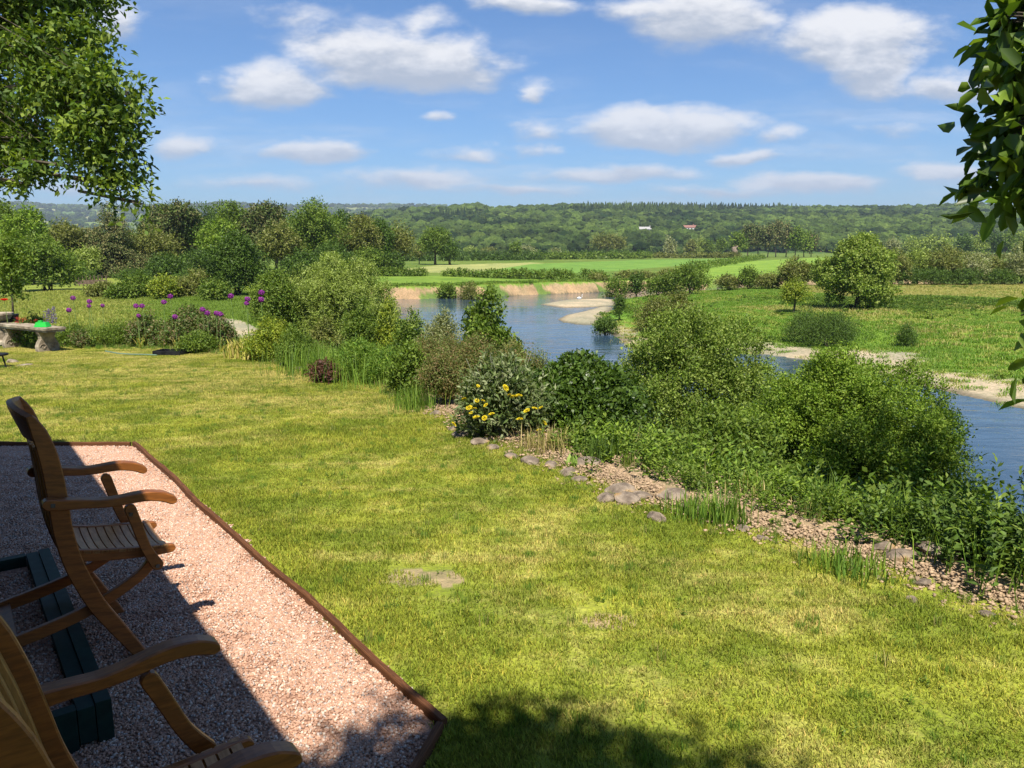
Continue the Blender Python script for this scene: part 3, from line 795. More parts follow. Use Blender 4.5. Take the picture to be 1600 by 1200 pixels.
dirb = (b2_ - b1_)[:2]; Lb = np.linalg.norm(dirb); dirb /= Lb; anb = math.atan2(dirb[1], dirb[0])
bz = b1_[2]
bench = empty('stone_bench', (b1_[0], b1_[1], bz), 'weathered stone bench with carved scroll supports at the far edge of the lawn', 'bench', rot=(0, 0, anb))
HB = .42
V = []
mb = MB(); mb.box((Lb / 2 - .1, 0, HB + .02), (Lb + .5, .38, .04)); mb.box((Lb / 2 - .1, 0, HB - .02), (Lb + .47, .34, .035)); mb.obj('seat_slab', M_STONE, bench)
for k, xx in enumerate((0, Lb - .1)):
    mb = MB(); prof = [(.19, 0), (.20, .05), (.20, .12), (.17, .19), (.13, .25), (.13, .30), (.16, .36), (.165, HB - .04)]
    Vv = []; Ff = []; n_ = len(prof)
    for x_ in (-.055, -.045, .045, .055):
        e_ = .012 if abs(x_) > .05 else 0
        for hw, z_ in prof: Vv += [(x_, -hw + e_, z_), (x_, hw - e_, z_)]
    for j_ in range(3):
        for i in range(n_ - 1):
            a = j_ * 2 * n_ + 2 * i; b_ = a + 2 * n_
            Ff += [(a, a + 2, b_ + 2, b_), (a + 1, b_ + 1, b_ + 3, a + 3)]
    for i in range(n_ - 1):
        a = 2 * i; Ff.append((a, a + 1, a + 3, a + 2)); a += 3 * 2 * n_; Ff.append((a, a + 2, a + 3, a + 1))
    mb.add(Vv, Ff)
    mb.lathe([(.02, -.06), (.05, -.058), (.055, .058), (.02, .06)], 10)
    so_ = mb.obj('support', M_STONE, bench, (xx, 0, -.01))
    for sy in (-.1, .1):
        for sx in (-.058,):
            cv = MB(); pts_ = [(sx, sy + .06 * math.cos(a) * (1 - a / 9), .11 + .06 * math.sin(a) * (1 - a / 9)) for a in np.linspace(0, 7, 16)]
            cv.tube(pts_, .011, 5); cv.obj('scroll_carving', M_STONE, so_)

cb = gcol(78, 13.15)
mb = MB(); V = [(-.12, -.08, 0), (.12, -.08, 0), (.12, .08, 0), (-.12, .08, 0), (-.09, -.055, .085), (.085, -.055, .085), (.085, .055, .085), (-.09, .055, .085)]
mb.add(V, [(0, 3, 2, 1), (4, 5, 6, 7), (0, 1, 5, 4), (1, 2, 6, 5), (2, 3, 7, 6), (3, 0, 4, 7)]); mb.box((-.03, 0, .1), (.07, .05, .028))
M_GREENBOX = plain('bright_green_plastic', (.02, .42, .05), .5)
o = mb.obj('plastic_box', M_GREENBOX, loc=(b1_[0] - .02, b1_[1] - .05, bz + HB + .046)); tag(o, 'bright green plastic tub upside down on the stone bench', 'tub')
cu = gcol(3, 15.2)
ur = empty('stone_urn', tuple(cu), 'stone pedestal bowl at the left edge beyond the bench', 'urn')
MB().lathe([(.14, 0), (.14, .05), (.08, .09), (.07, .30), (.10, .36), (.16, .44)], 18).obj('pedestal', M_STONE, ur)
MB().lathe([(.10, .44), (.20, .50), (.24, .58), (.26, .585), (.26, .62), (.22, .62), (.16, .56)], 18).obj('bowl', M_STONE, ur)
cs = gcol(-4, 11.9)
st = empty('garden_stool', tuple(cs), 'small dark garden table just entering at the left edge', 'table')
MB().lathe([(.16, .20), (.17, .21), (.17, .225), (.16, .23)], 18).obj('tabletop', M_BLACK, st)
for k in range(3):
    a = k * 2.09; MB().tube([(.10 * math.cos(a), .10 * math.sin(a), .205), (.14 * math.cos(a), .14 * math.sin(a), 0)], .012, 6).obj('leg', M_BLACK, st)
stone_obj('stone', gcol(20, 12.6), (.10, .08, .06), 'small round pale stone on the lawn before the bench', 'stone', seed=3, m=M_STONE)
stone_obj('stone', gcol(36, 12.2), (.17, .12, .025), 'flat pale stone lying on the lawn before the bench', 'stone', seed=4, m=M_STONE)
cT = gcol(268, 13.5)
mb = MB(); mb.box((0, 0, .02), (.50, .30, .02)); mb.box((0, -.15, .05), (.52, .02, .07)); mb.box((0, .15, .05), (.52, .02, .07)); mb.box((-.25, 0, .05), (.02, .28, .07)); mb.box((.25, 0, .05), (.02, .28, .07))
o = mb.obj('seed_tray', M_BLACK, loc=tuple(cT)); o.rotation_euler = (0, 0, -.15); tag(o, 'shallow black plastic tray at the foot of the alliums', 'tray')
mb = MB(); pp = [gcol(x_, y_) + np.array([0, 0, .02]) for x_, y_ in ((165, 14.0), (185, 13.6), (205, 13.45), (225, 13.4), (245, 13.3))]
mb.tube(pp, .014, 6); o = mb.obj('hose', plain('green_hose', (.14, .22, .15), .4)); tag(o, 'pale green hose lying along the edge of the lawn', 'hose')

# ------------------------------------------------------------------ lawn grass blades
def blade_patch(n, half, hmin, hmax, wd):
    P = np.stack([rng.uniform(-half, half, n), rng.uniform(-half, half, n), np.full(n, -.004)], 1)
    a = rng.uniform(0, 6.28, n); h = rng.uniform(hmin, hmax, n); ln = rng.uniform(.2, 1.1, n) * h
    D = np.stack([np.cos(a) * ln, np.sin(a) * ln, h], 1); S = np.stack([-np.sin(a), np.cos(a), np.zeros(n)], 1) * wd / 2
    V = np.stack([P - S, P + S, P + D * .55 + S * .8 + np.array([0, 0, .1]) * h[:, None], P + D * .55 - S * .8 + np.array([0, 0, .1]) * h[:, None], P + D], 1).reshape(-1, 3)
    b = np.arange(n)[:, None] * 5
    F = np.concatenate([np.concatenate([b + [[0, 1, 2]], b + [[0, 2, 3]]]), b + [[3, 2, 4]]])
    c_ = (.5 + .95 * rng.random((n, 1)) ** 1.3) * np.array([[1, 1, 1]]) ; dry = rng.random(n) < .14; c_[dry] *= np.array([1.45, 1.12, 1.5])
    return mkmesh('grass_patch', V, F, M_BLADE, np.repeat(c_, 5, 0))
gp = [blade_patch(1100, .16, .010, .030, .0034) for _ in range(5)]
gx, gy = np.meshgrid(np.arange(-12, 5, .22), np.arange(1.3, 15.5, .22)); gx = gx.ravel() + rng.uniform(-.06, .06, gx.size); gy = gy.ravel() + rng.uniform(-.06, .06, gy.size)
k = inside(gx, gy, LAWN) & ~inside(gx, gy, PATIO) & (np.abs(gx) < .74 * gy + .5)
dpat = seg_dist(gx, gy, PATIO); dlw = seg_dist(gx, gy, LAWN)
k &= (dpat > .15) & (dlw > .10)
# bare worn patches
bare = np.zeros(gx.shape, dtype=bool)
for (bx, by, rx, ry) in ((650, 898, .26, .14), (560, 790, .12, .1), (950, 968, .16, .12)):
    q_ = G(bx, by); bare |= (((gx - q_[0]) / rx) ** 2 + ((gy - q_[1]) / ry) ** 2 < 1) & (rng.random(len(gx)) < .6)
bare |= (wn(gx, gy, 3.1, 7) > .85) & (gx > 1)
k &= ~bare
gx, gy = gx[k], gy[k]
ex = []
for a_, b_ in ((PA, PB), (PB, PCC), (PD, PA)):
    a_ = np.array(a_); b_ = np.array(b_); L_ = np.linalg.norm(b_ - a_); dd = (b_ - a_) / L_; nn = np.array([dd[1], -dd[0]])
    if inside(np.array([(a_ + b_)[0] / 2 + nn[0] * .2]), np.array([(a_ + b_)[1] / 2 + nn[1] * .2]), PATIO)[0]: nn = -nn
    for s_ in np.arange(0, L_, .13): ex.append(a_ + dd * s_ + nn * rng.uniform(.17, .2))
for (bx, by) in [(PB + np.array([.2, .05])), (PB + np.array([.18, -.1]))]: ex.append(np.array([bx, by]))
ex = np.array(ex); ex = ex[(ex[:, 1] > 1.2)]
gx = np.concatenate([gx, ex[:, 0]]); gy = np.concatenate([gy, ex[:, 1]])
zz = terrain(gx, gy)[0]; n = len(gx); sc_ = rng.uniform(.85, 1.1, n)
sc3 = np.stack([np.ones(n), np.ones(n), sc_ * (1 + .35 * wn(gx, gy, 1.9, 3))], 1)
instancer('grass', np.stack([gx, gy, np.where(zz < -.05, np.maximum(zz, -.02 * np.clip(np.hypot(gx, gy) - 3, 0, 14)), zz)], 1), gp, rng.integers(0, 5, n), rng.uniform(0, 6.28, n), sc3, 'short mown grass of the lawn')

# ------------------------------------------------------------------ plants

# ------------------------------------------------------------------ plants
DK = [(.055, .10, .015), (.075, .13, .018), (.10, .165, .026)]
MD = [(.09, .15, .019), (.125, .19, .024), (.17, .235, .034)]
BR = [(.12, .20, .018), (.16, .25, .024), (.21, .29, .035)]
OL = [(.13, .155, .032), (.17, .19, .04), (.22, .225, .065)]
WI = [(.18, .24, .04), (.24, .305, .055), (.30, .36, .095)]
GW = [(.20, .225, .08), (.25, .27, .11), (.31, .32, .16)]
BN = [(.10, .13, .04), (.15, .145, .055), (.075, .115, .026)]
SP = [(.085, .115, .035), (.13, .15, .05), (.19, .175, .07)]
YG = [(.23, .28, .025), (.29, .33, .035), (.17, .235, .03)]
AS = [(.11, .175, .022), (.16, .23, .032), (.22, .28, .055)]
MT = [(.15, .22, .03), (.21, .28, .045), (.26, .32, .065)]
RD = [(.15, .15, .055), (.09, .15, .032), (.20, .15, .075), (.12, .18, .04)]
def shape_clumps(r, h, w, shape, nc=None):
    rw = w / 2; cl = []
    if shape == 'spruce':
        nl = 15
        for i in range(nl):
            t_ = i / (nl - 1); z = h * (.10 + .88 * t_); R = rw * (1 - t_) ** .9 + .012 * w
            nb = max(2, int(8 * (1 - t_) + 2))
            for k in range(nb):
                a = r.uniform(0, 6.28); q = R * r.uniform(.45, .82)
                cl.append((q * math.cos(a), q * math.sin(a), z - q * .18, R * .38, R * .38, h * .032))
        cl.append((0, 0, h * .4, rw * .35, rw * .35, h * .36)); return cl, .12
    if shape == 'pine':
        for k in range(13):
            a = r.uniform(0, 6.28); t_ = r.uniform(.34, .95); q = rw * r.uniform(.1, .72) * (1.15 - .7 * max(t_ - .5, 0) * 2 * .6)
            s_ = rw * r.uniform(.26, .42); cl.append((q * math.cos(a), q * math.sin(a), h * t_, s_, s_, s_ * .62))
        cl.append((0, 0, h * .62, rw * .5, rw * .5, h * .25)); return cl, .3
    if shape == 'poplar':
        for k in range(12):
            t_ = .12 + .8 * k / 11; R = rw * math.sin(math.pi * (t_ * .8 + .12)); a = r.uniform(0, 6.28)
            cl.append((R * .45 * math.cos(a), R * .45 * math.sin(a), h * t_, R * .6, R * .6, h * .09))
        return cl, .1
    if shape == 'bushlow':
        cz, rz = h * .47, h * .53; lo_ = -.9; n = 24; b0 = .05
    elif shape == 'bush':
        cz, rz = h * .44, h * .56; lo_ = -.55; n = 16; b0 = .02
    elif shape == 'dome':
        cz, rz = h * .2, h * .8; lo_ = -.1; n = 18; b0 = .02
    elif shape == 'mound':
        cz, rz = h * .1, h * .9; lo_ = -.02; n = 14; b0 = .0
    else:
        cz, rz = h * .57, h * .43; lo_ = -.8; n = 17; b0 = .2
    n = nc or int(n * 2.4); k_ = (20 / n) ** .5
    d = rdir(r, n * 4); d = d[d[:, 2] > lo_][:n]
    for q in d:
        s_ = rw * r.uniform(.22, .46) * k_; f = r.uniform(.9, 1.1) - s_ / rw - r.random() ** 1.6 * .4
        cl.append((q[0] * rw * f, q[1] * rw * f, max(cz + q[2] * rz * f, s_ * .5), s_, s_, s_ * r.uniform(.75, 1.1) * min(1.3, rz / rw)))
    cl.append((0, 0, cz, rw * .55, rw * .55, rz * .58))
    # a clump at the very top keeps the height honest
    cl.append((rw * r.uniform(-.15, .15), 0, cz + rz * .76, rw * .26, rw * .26, rz * .24))
    return cl, b0
def stems_mesh(r, h, cl, b0, multi, tr):
    mb = MB(); cl = [c_ for c_ in cl]
    if multi:
        for k in range(min(7, len(cl))):
            c_ = cl[k]; a = r.uniform(0, 6.28); q = tr * 2
            p0 = (q * math.cos(a), q * math.sin(a), -.15); p2 = (c_[0], c_[1], c_[2]); p1 = (c_[0] * .35, c_[1] * .35, c_[2] * .55)
            mb.tube([p0, p1, p2], [tr * .5, tr * .35, tr * .12], 5)
    else:
        zt = h * .72; wx = r.normal() * .02 * h
        mb.tube([(0, 0, -.3), (wx * .3, 0, h * .12), (wx, wx * .5, h * .4), (wx * .6, -wx * .4, zt)], [tr * 1.25, tr, tr * .7, tr * .22], 7)
        for k in range(min(9, len(cl))):
            c_ = cl[k]; z0 = h * r.uniform(max(.12, b0), .55); f_ = z0 / zt
            mb.tube([(wx * f_, 0, z0), (c_[0] * .5, c_[1] * .5, (z0 + c_[2]) / 2 + .03 * h), (c_[0], c_[1], c_[2])], [tr * .42, tr * .28, tr * .08], 5)
    return mb
MESHBANK = {}
def plant(kind, label, cat, px, Y, top, wpx, pal, shape='round', L=.3, n=900, per=6, grp=None, name=None, mlt=None, seed=None, droop=0, aspect=.5, mat_=None, shell=.55, up=.35,
          flowers=None, six=False, squash=1.0, zoff=0, hmin=.15, pos=None, sprf=2.2, rough=.35, nc=None, turn=None, trunkm=None, fold=.25):
    """build (or reuse) one plant standing at picture column px, distance Y, reaching picture row top, wpx wide"""
    b_ = gcol(px, Y) if pos is None else np.array([pos[0], pos[1], gz(pos[0], pos[1])]); dep = b_[1] * math.cos(PITCH) - (b_[2] - CAMZ) * math.sin(PITCH)
    h = max(at(px, top, Y)[2] - b_[2], hmin); w_ = wpx / FPX * dep
    multi = shape in ('bush', 'dome', 'mound') if mlt is None else mlt
    sd = seed if seed is not None else abs(hash((round(px), round(Y), top))) % 100000
    r = np.random.default_rng(int(px * 7 + Y * 13 + top * 3) % 99991 if seed is None else seed)
    key = (shape, seed, n, pal[0], round(L, 3)) if seed is not None else None
    if key in MESHBANK: cm, tm, h0, w0 = MESHBANK[key]
    else:
        h0, w0 = h, w_
        cl, b0 = shape_clumps(r, h, w_, shape, nc)
        V, F, Cc = foliage(r, cl, n, per, L * sprf, L, L * aspect, pal, shell=shell, up=up, droop=droop, six=six, rough=rough, fold=fold)
        V[:, 2] = np.maximum(V[:, 2], .01)
        cm = mkmesh('crown', V, F, mat_ or M_LEAF, Cc)
        tm = stems_mesh(r, h, cl, b0, multi, max(.012, min(w_, h) * .035)).mesh('trunk', trunkm or M_BARK, True)
        if key: MESHBANK[key] = (cm, tm, h0, w0)
    root = empty(name or kind, (b_[0], b_[1], b_[2] + zoff), label, cat, grp)
    root.rotation_euler = (0, 0, 0 if seed is None else (turn if turn is not None else (px * 37) % 6.28)); root.scale = (w_ / w0, w_ / w0 * squash, h / h0)
    link('crown' if not multi else 'foliage', cm, root)
    link('trunk' if not multi else 'stems', tm, root)
    return root, h, w_

# --- far and middle distance, left belt ---------------------------------------------------------
BELT = 'trees of the belt behind the left field'
rows = [
 ('broadleaf_tree', 'tall bright green tree filling the left edge of the far belt', 2, 96, 312, 90, MD, 'round', .34, 1500),
 ('broadleaf_tree', 'bright green rounded tree second from the left in the belt', 52, 92, 324, 66, BR, 'round', .32, 1300),
 ('broadleaf_tree', 'low leafy green tree bulging onto the meadow at the left, before the taller ones', 74, 78, 372, 92, MD, 'bush', .28, 1700),
 ('broadleaf_tree', 'olive green tree between the bright left trees and the big spruce', 104, 115, 346, 62, OL, 'round', .36, 900),
 ('broadleaf_tree', 'small dull green tree just left of the big spruce', 130, 120, 362, 50, OL, 'bush', .36, 700),
 ('spruce_tree', 'big pointed brown green spruce standing alone above the belt', 176, 118, 308, 120, SP, 'spruce', .30, 4200),
 ('shrub', 'pale olive rounded bush at the foot of the spruce', 138, 112, 388, 50, WI, 'bush', .34, 700),
 ('broadleaf_tree', 'olive green tree right of the spruce under the brown pine', 243, 124, 356, 72, OL, 'bush', .38, 1300),
 ('broadleaf_tree', 'low green bush tree between spruce and tall dark pine', 212, 122, 378, 48, MD, 'bush', .36, 700),
 ('pine_tree', 'brown tinged pine rising behind the spruce', 250, 148, 326, 62, BN, 'pine', .5, 900),
 ('pine_tree', 'tallest dark brown pine of the belt', 281, 132, 314, 82, BN, 'pine', .46, 1500),
 ('broadleaf_tree', 'dark green rounded tree right of the tallest brown pine', 325, 134, 324, 74, DK, 'round', .42, 1300),
 ('broadleaf_tree', 'dark tree with flat broad top in the middle of the belt', 362, 140, 320, 72, MD, 'round', .44, 1200),
 ('broadleaf_tree', 'bright green tree set low in the middle of the belt', 348, 126, 346, 62, BR, 'round', .4, 900),
 ('pine_tree', 'brown pine between the flat topped tree and the reddish pine', 398, 140, 324, 56, BN, 'pine', .46, 900),
 ('pine_tree', 'reddish brown pine next to the big dark green tree', 432, 138, 320, 66, BN, 'pine', .46, 1100),
 ('broadleaf_tree', 'olive yellow tree in front of the reddish pine', 443, 118, 350, 58, OL, 'round', .38, 1000),
 ('broadleaf_tree', 'big rich green tree, tallest right of the pines', 493, 128, 314, 92, MD, 'round', .4, 2000),
 ('broadleaf_tree', 'dark green tree leaning against the big rich green tree', 537, 142, 334, 66, DK, 'round', .44, 1100),
 ('broadleaf_tree', 'olive green rounded tree near the right end of the belt', 566, 136, 340, 62, OL, 'round', .42, 1100),
 ('broadleaf_tree', 'dark narrow tree near the right end of the belt', 592, 140, 346, 46, DK, 'round', .44, 900),
 ('broadleaf_tree', 'thin see through tree closing the right end of the belt', 627, 150, 350, 44, OL, 'round', .44, 420),
 ('broadleaf_tree', 'lone dark green field tree with a lower shoulder on its right', 680, 205, 357, 54, MD, 'round', .55, 800),
 ('broadleaf_tree', 'small dark tree joined to the right flank of the lone field tree', 703, 204, 377, 30, DK, 'bush', .5, 300),
 ('broadleaf_tree', 'small airy tree left of the lone field tree', 655, 215, 380, 22, OL, 'round', .5, 120),
 ('broadleaf_tree', 'little upright tree standing by itself in the pale fields', 805, 285, 381, 20, MD, 'round', .7, 150),
]
bk = ['dark back row tree %s' % g_ for g_ in ('behind the bright left trees', 'left of the spruce', 'right of the spruce', 'beside the tallest brown pine', 'behind the rounded dark tree', 'behind the low bright tree', 'behind the reddish pine', 'behind the leaning dark tree', 'near the thin see through tree')]
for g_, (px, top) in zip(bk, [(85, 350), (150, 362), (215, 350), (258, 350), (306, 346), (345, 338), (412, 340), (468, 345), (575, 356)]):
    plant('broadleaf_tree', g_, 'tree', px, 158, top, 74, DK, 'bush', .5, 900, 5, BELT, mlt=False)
for k, (nm, lb, px, Y, top, wp, pal, shp, L_, n_) in enumerate(rows):
    if k < 22 and shp != 'spruce': wp *= 1.15; n_ *= 1.15
    plant(nm, lb, 'tree' if 'tree' in nm else 'bush', px, Y, top, wp, pal, shp, L_, int(n_ * 1.5), 5, BELT if k < 22 else None, mat_=M_NEEDLE if shp in ('pine', 'spruce') else M_LEAF, droop=.5 if shp == 'spruce' else 0, up=.1 if shp == 'spruce' else .35)
# understorey masses at the foot of the belt
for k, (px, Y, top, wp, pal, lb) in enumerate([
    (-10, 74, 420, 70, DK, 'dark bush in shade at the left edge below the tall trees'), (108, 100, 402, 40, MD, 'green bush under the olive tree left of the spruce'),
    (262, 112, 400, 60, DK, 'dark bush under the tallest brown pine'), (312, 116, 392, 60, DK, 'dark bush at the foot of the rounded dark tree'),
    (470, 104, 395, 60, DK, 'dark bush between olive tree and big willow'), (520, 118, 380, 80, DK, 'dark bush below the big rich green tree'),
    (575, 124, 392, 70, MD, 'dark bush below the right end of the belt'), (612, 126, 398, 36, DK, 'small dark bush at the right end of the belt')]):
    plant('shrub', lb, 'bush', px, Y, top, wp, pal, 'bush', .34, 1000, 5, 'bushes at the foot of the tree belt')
HED = 'bushes of the hedge across the left meadow'
for k, (px, Y, top, wp, pal, lb) in enumerate([
    (160, 66, 446, 44, OL, 'low olive bush at the left end of the meadow hedge'), (190, 64, 448, 40, MD, 'low green bush second in the meadow hedge'),
    (217, 66, 430, 52, MD, 'taller green bush left of the yellow green one in the meadow hedge'), (258, 64, 434, 40, YG, 'yellow green bush in the meadow hedge'),
    (285, 66, 440, 40, OL, 'dull bush just right of the yellow green bush'), (312, 68, 424, 52, OL, 'olive bush left of the dark holly like tree'),
    (334, 62, 442, 50, MD, 'low green bush before the dark holly like tree')]):
    plant('shrub', lb, 'bush', px, Y, top, wp, pal, 'bush', .2, 900, 5, HED)
plant('broadleaf_tree', 'dense dark rounded tree low beside the meadow hedge', 'tree', 372, 68, 368, 96, DK, 'bush', .22, 3200, 6)
for k, (px, wp) in enumerate([(125, 60), (210, 70), (300, 60)]):
    plant('hedge', ['clipped low hedge strip at the foot of the spruce, left piece', 'clipped low hedge strip right of the spruce foot', 'clipped low hedge strip under the dark middle trees'][k], 'hedge', px, 104, 424, wp, DK, 'mound', .3, 500, 5, squash=.3)

# --- willows and bushes between lawn and river ---------------------------------------------------
plant('willow_bush', 'biggest grey green willow, a broad dome behind the lawn edge', 'bush', 528, 40, 402, 178, WI, 'dome', .13, 8000, 9, droop=.1, aspect=.34, up=1.0, sprf=3, nc=120)
plant('willow_bush', 'mid green bushy sallow left of the biggest willow', 'bush', 432, 38, 424, 88, MD, 'bush', .13, 3000, 6, aspect=.45)
plant('willow_bush', 'pale willow in front of the biggest one, reaching to the water', 'bush', 612, 28, 446, 120, WI, 'dome', .10, 4400, 9, aspect=.34, up=1.0, sprf=3, nc=90)
plant('shrub', 'fresh yellow green shrub in front of the pale willow', 'bush', 612, 24.5, 472, 62, YG, 'bush', .085, 1900, 6)
plant('shrub', 'deep green shrub left of the fresh yellow green one', 'bush', 570, 25, 470, 84, MD, 'bush', .085, 3000, 6)
plant('shrub', 'deep green shrub hanging over the bank right of the fresh yellow green one', 'bush', 645, 23, 488, 70, MD, 'bush', .085, 2400, 6)
plant('shrub', 'olive scrub between garden border and willow', 'bush', 505, 24, 500, 110, OL, 'dome', .08, 3000, 6)
plant('shrub', 'dark broad leaved shrub standing up before the river', 'bush', 765, 17.5, 458, 118, MD, 'bush', .085, 5200, 6, aspect=.6)
plant('willow_bush', 'silvery willow left of the dark broad leaved shrub', 'bush', 692, 16, 490, 84, GW, 'bush', .07, 3200, 7, aspect=.3, up=.8)
plant('shrub', 'green bush filling in below the dark broad leaved shrub', 'bush', 800, 13.5, 540, 120, OL, 'dome', .06, 4200, 6)
plant('willow_bush', 'tall airy sallow left of the great green one, water showing through it', 'bush', 1080, 12.2, 490, 275, AS, 'bush', .048, 8000, 11, aspect=.5, up=.9, rough=.5, sprf=4.5, nc=150)
plant('willow_bush', 'great green sallow, largest bush on the near bank', 'bush', 1308, 8.8, 556, 350, BR, 'bush', .035, 21000, 10, aspect=.5, up=.9, rough=.35, sprf=4.5, nc=210)
plant('willow_bush', 'right shoulder of sallow sloping down towards the river', 'bush', 1428, 8.2, 676, 180, BR, 'bush', .034, 6000, 10, aspect=.45, up=.9, rough=.4, sprf=4.5, nc=90)
plant('willow_bush', 'low young willow at the right end of the sallows, against the water', 'bush', 1490, 9.0, 735, 80, WI, 'bush', .036, 1500, 14, aspect=.35, up=1.2, rough=.7, sprf=9, nc=20)
plant('shrub', 'dark glossy bramble bush right of the yellow flowering shrub', 'bush', 905, 7.6, 568, 190, DK, 'bush', .05, 8200, 6, aspect=.6, mat_=M_LEAFG, up=.6, nc=110, sprf=2.6)
plant('shrub', 'green undergrowth bush between nettles and great sallow', 'bush', 1130, 7.0, 650, 170, MD, 'dome', .04, 4800, 6, aspect=.5, up=.8, sprf=5)
plant('shrub', 'small leaved shrub entering at the right edge against the water', 'bush', 1640, 6.0, 655, 110, MD, 'bush', .038, 2600, 6, aspect=.5, up=.8)

# --- peninsula and far bank -----------------------------------------------------------------------
FB = 'bushes along the far river bank'
for (px, Y, top, wp, pal, n_, lb) in [
    (1078, 97, 411, 62, MD, 1500, 'largest round bush on the far river bank'), (1048, 98, 426, 40, MD, 700, 'low bush left of the largest round bush on the far bank'),
    (994, 101, 426, 26, DK, 420, 'small upright dark bush on the sandy cliff'), (964, 102, 436, 44, MD, 500, 'small bush at the foot of the sandy cliff'),
    (1028, 100, 436, 44, MD, 600, 'low green bush between cliff and round bush'), (1170, 100, 419, 30, MD, 500, 'small bush right of the largest round bush across the far channel'),
    (1200, 98, 430, 44, OL, 700, 'low olive bush in the middle of the far bank'), (1242, 96, 407, 62, OL, 1400, 'rounded grey green bush left of the single meadow tree'),
    (1140, 101, 432, 40, OL, 500, 'low scrub on the far bank below the crop field'), (700, 99, 446, 30, MD, 350, 'small green bush on the sandy cliff at the left'),
    (735, 97, 443, 34, OL, 400, 'second small bush on the sandy cliff at the left')]:
    plant('shrub', lb, 'bush', px, Y, top, wp, pal, 'bush', .26, n_, 5, FB)
plant('broadleaf_tree', 'single broad pale green tree on the meadow with a dark shadow under it', 'tree', 1338, 63.5, 372, 132, MT, 'bushlow', .2, 7500, 6, mlt=False, up=.5, aspect=.6)
plant('broadleaf_tree', 'small thin yellow green tree left of the single meadow tree', 'tree', 1240, 61, 438, 46, YG, 'round', .15, 700, 6, rough=.6)
plant('shrub', 'bramble with pale blossom on the peninsula tip', 'bush', 1020, 57, 462, 80, OL, 'dome', .15, 1500, 5)
plant('shrub', 'dark bramble behind the blossoming one on the peninsula', 'bush', 1058, 62, 446, 52, OL, 'dome', .15, 1100, 5)
plant('shrub', 'lone dark bush at the water edge of the peninsula', 'bush', 946, 57, 497, 46, DK, 'bush', .14, 600, 5)
plant('shrub', 'small bush at the root of the upper sand bar', 'bush', 968, 66, 461, 20, DK, 'bush', .15, 350, 5)
plant('reed_clump', 'dark reed clump before the single meadow tree', 'reeds', 1295, 47, 492, 112, DK, 'mound', .3, 1500, 5, aspect=.12, up=1.6, fold=.05, squash=.4)
plant('reed_clump', 'dark reed clump below the small yellow green tree', 'reeds', 1252, 49, 494, 60, DK, 'mound', .26, 900, 5, aspect=.14, up=1.6, fold=.05, squash=.5)
plant('reed_clump', 'round tussock alone on the meadow right of the reeds', 'reeds', 1415, 46, 507, 32, DK, 'mound', .2, 500, 5, aspect=.15, up=1.4, fold=.05)
HR = 'bushes of the tall hedge behind the meadow at the right'
for (px, Y, top, wp, pal, n_, lb) in [
    (1392, 108, 396, 60, OL, 1100, 'bush of the tall right hedge just behind the single meadow tree'), (1432, 112, 390, 66, WI, 1300, 'pale rounded bush of the right hedge'),
    (1476, 110, 386, 72, OL, 1500, 'highest bush of the right hedge'), (1515, 109, 400, 60, GW, 1100, 'greyish bush of the right hedge with faded blossom'),
    (1552, 110, 404, 60, OL, 1000, 'lower bush near the right end of the hedge'), (1592, 108, 384, 70, GW, 1300, 'pale bush of the hedge cut by the right edge'),
    (1290, 104, 416, 46, OL, 800, 'bush of the right hedge left of the single meadow tree'), (1640, 108, 392, 80, OL, 900, 'hedge bush just outside the right edge')]:
    plant('shrub', lb, 'bush', px, Y, top, wp, pal, 'bush', .27, n_, 5, HR)
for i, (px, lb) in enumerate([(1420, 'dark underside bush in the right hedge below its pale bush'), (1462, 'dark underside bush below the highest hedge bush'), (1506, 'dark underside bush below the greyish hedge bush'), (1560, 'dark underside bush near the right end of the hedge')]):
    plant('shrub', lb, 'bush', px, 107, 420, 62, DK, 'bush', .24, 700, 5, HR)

# pine clump and valley floor trees
PC = 'pines of the clump beyond the crop fields'
for k, (px, top, wp, pal, lb) in enumerate([(1152, 366, 24, MD, 'round green tree at the left end of the pine clump'), (1168, 356, 26, BN, 'brown pine left in the clump'), (1184, 352, 26, BN, 'taller brown pine in the clump'),
    (1199, 354, 22, SP, 'dark pine in the middle of the clump'), (1212, 350, 24, SP, 'tallest dark pine of the clump'), (1228, 352, 22, SP, 'dark pine right of the tallest one'),
    (1242, 358, 22, MD, 'green tree right in the pine clump'), (1256, 366, 22, MD, 'lower green tree near the right end of the clump'), (1267, 368, 16, RD, 'rusty brown dead pine ending the clump at the right')]):
    plant('pine_tree' if pal in (BN, SP, RD) else 'broadleaf_tree', lb, 'tree', px, 372 + (k % 3) * 8, top, wp, pal, 'pine' if pal in (BN, SP) else 'round', 1.0, 420, 4, PC, mat_=M_NEEDLE)
dt = gcol(1147, 366); mb = MB(); mb.tube([(0, 0, -1), (.3, 0, 3), (-.3, .2, 4.6), (.6, 0, 5.8)], [1.5, 1.3, 1.0, .35], 8); mb.tube([(0, 0, 4), (1.6, 0, 5.4)], [.6, .2], 6)
tag(mb.obj('dead_trunk', noisy_mat('dead_wood', (.14, .10, .075), (.26, .20, .15), 1.2, .9, .5), loc=tuple(dt), smooth=True), 'pale broken trunk at the left foot of the pine clump', 'tree trunk')
r_ = random.Random(4)
VT = 'trees lining the far edge of the valley floor'
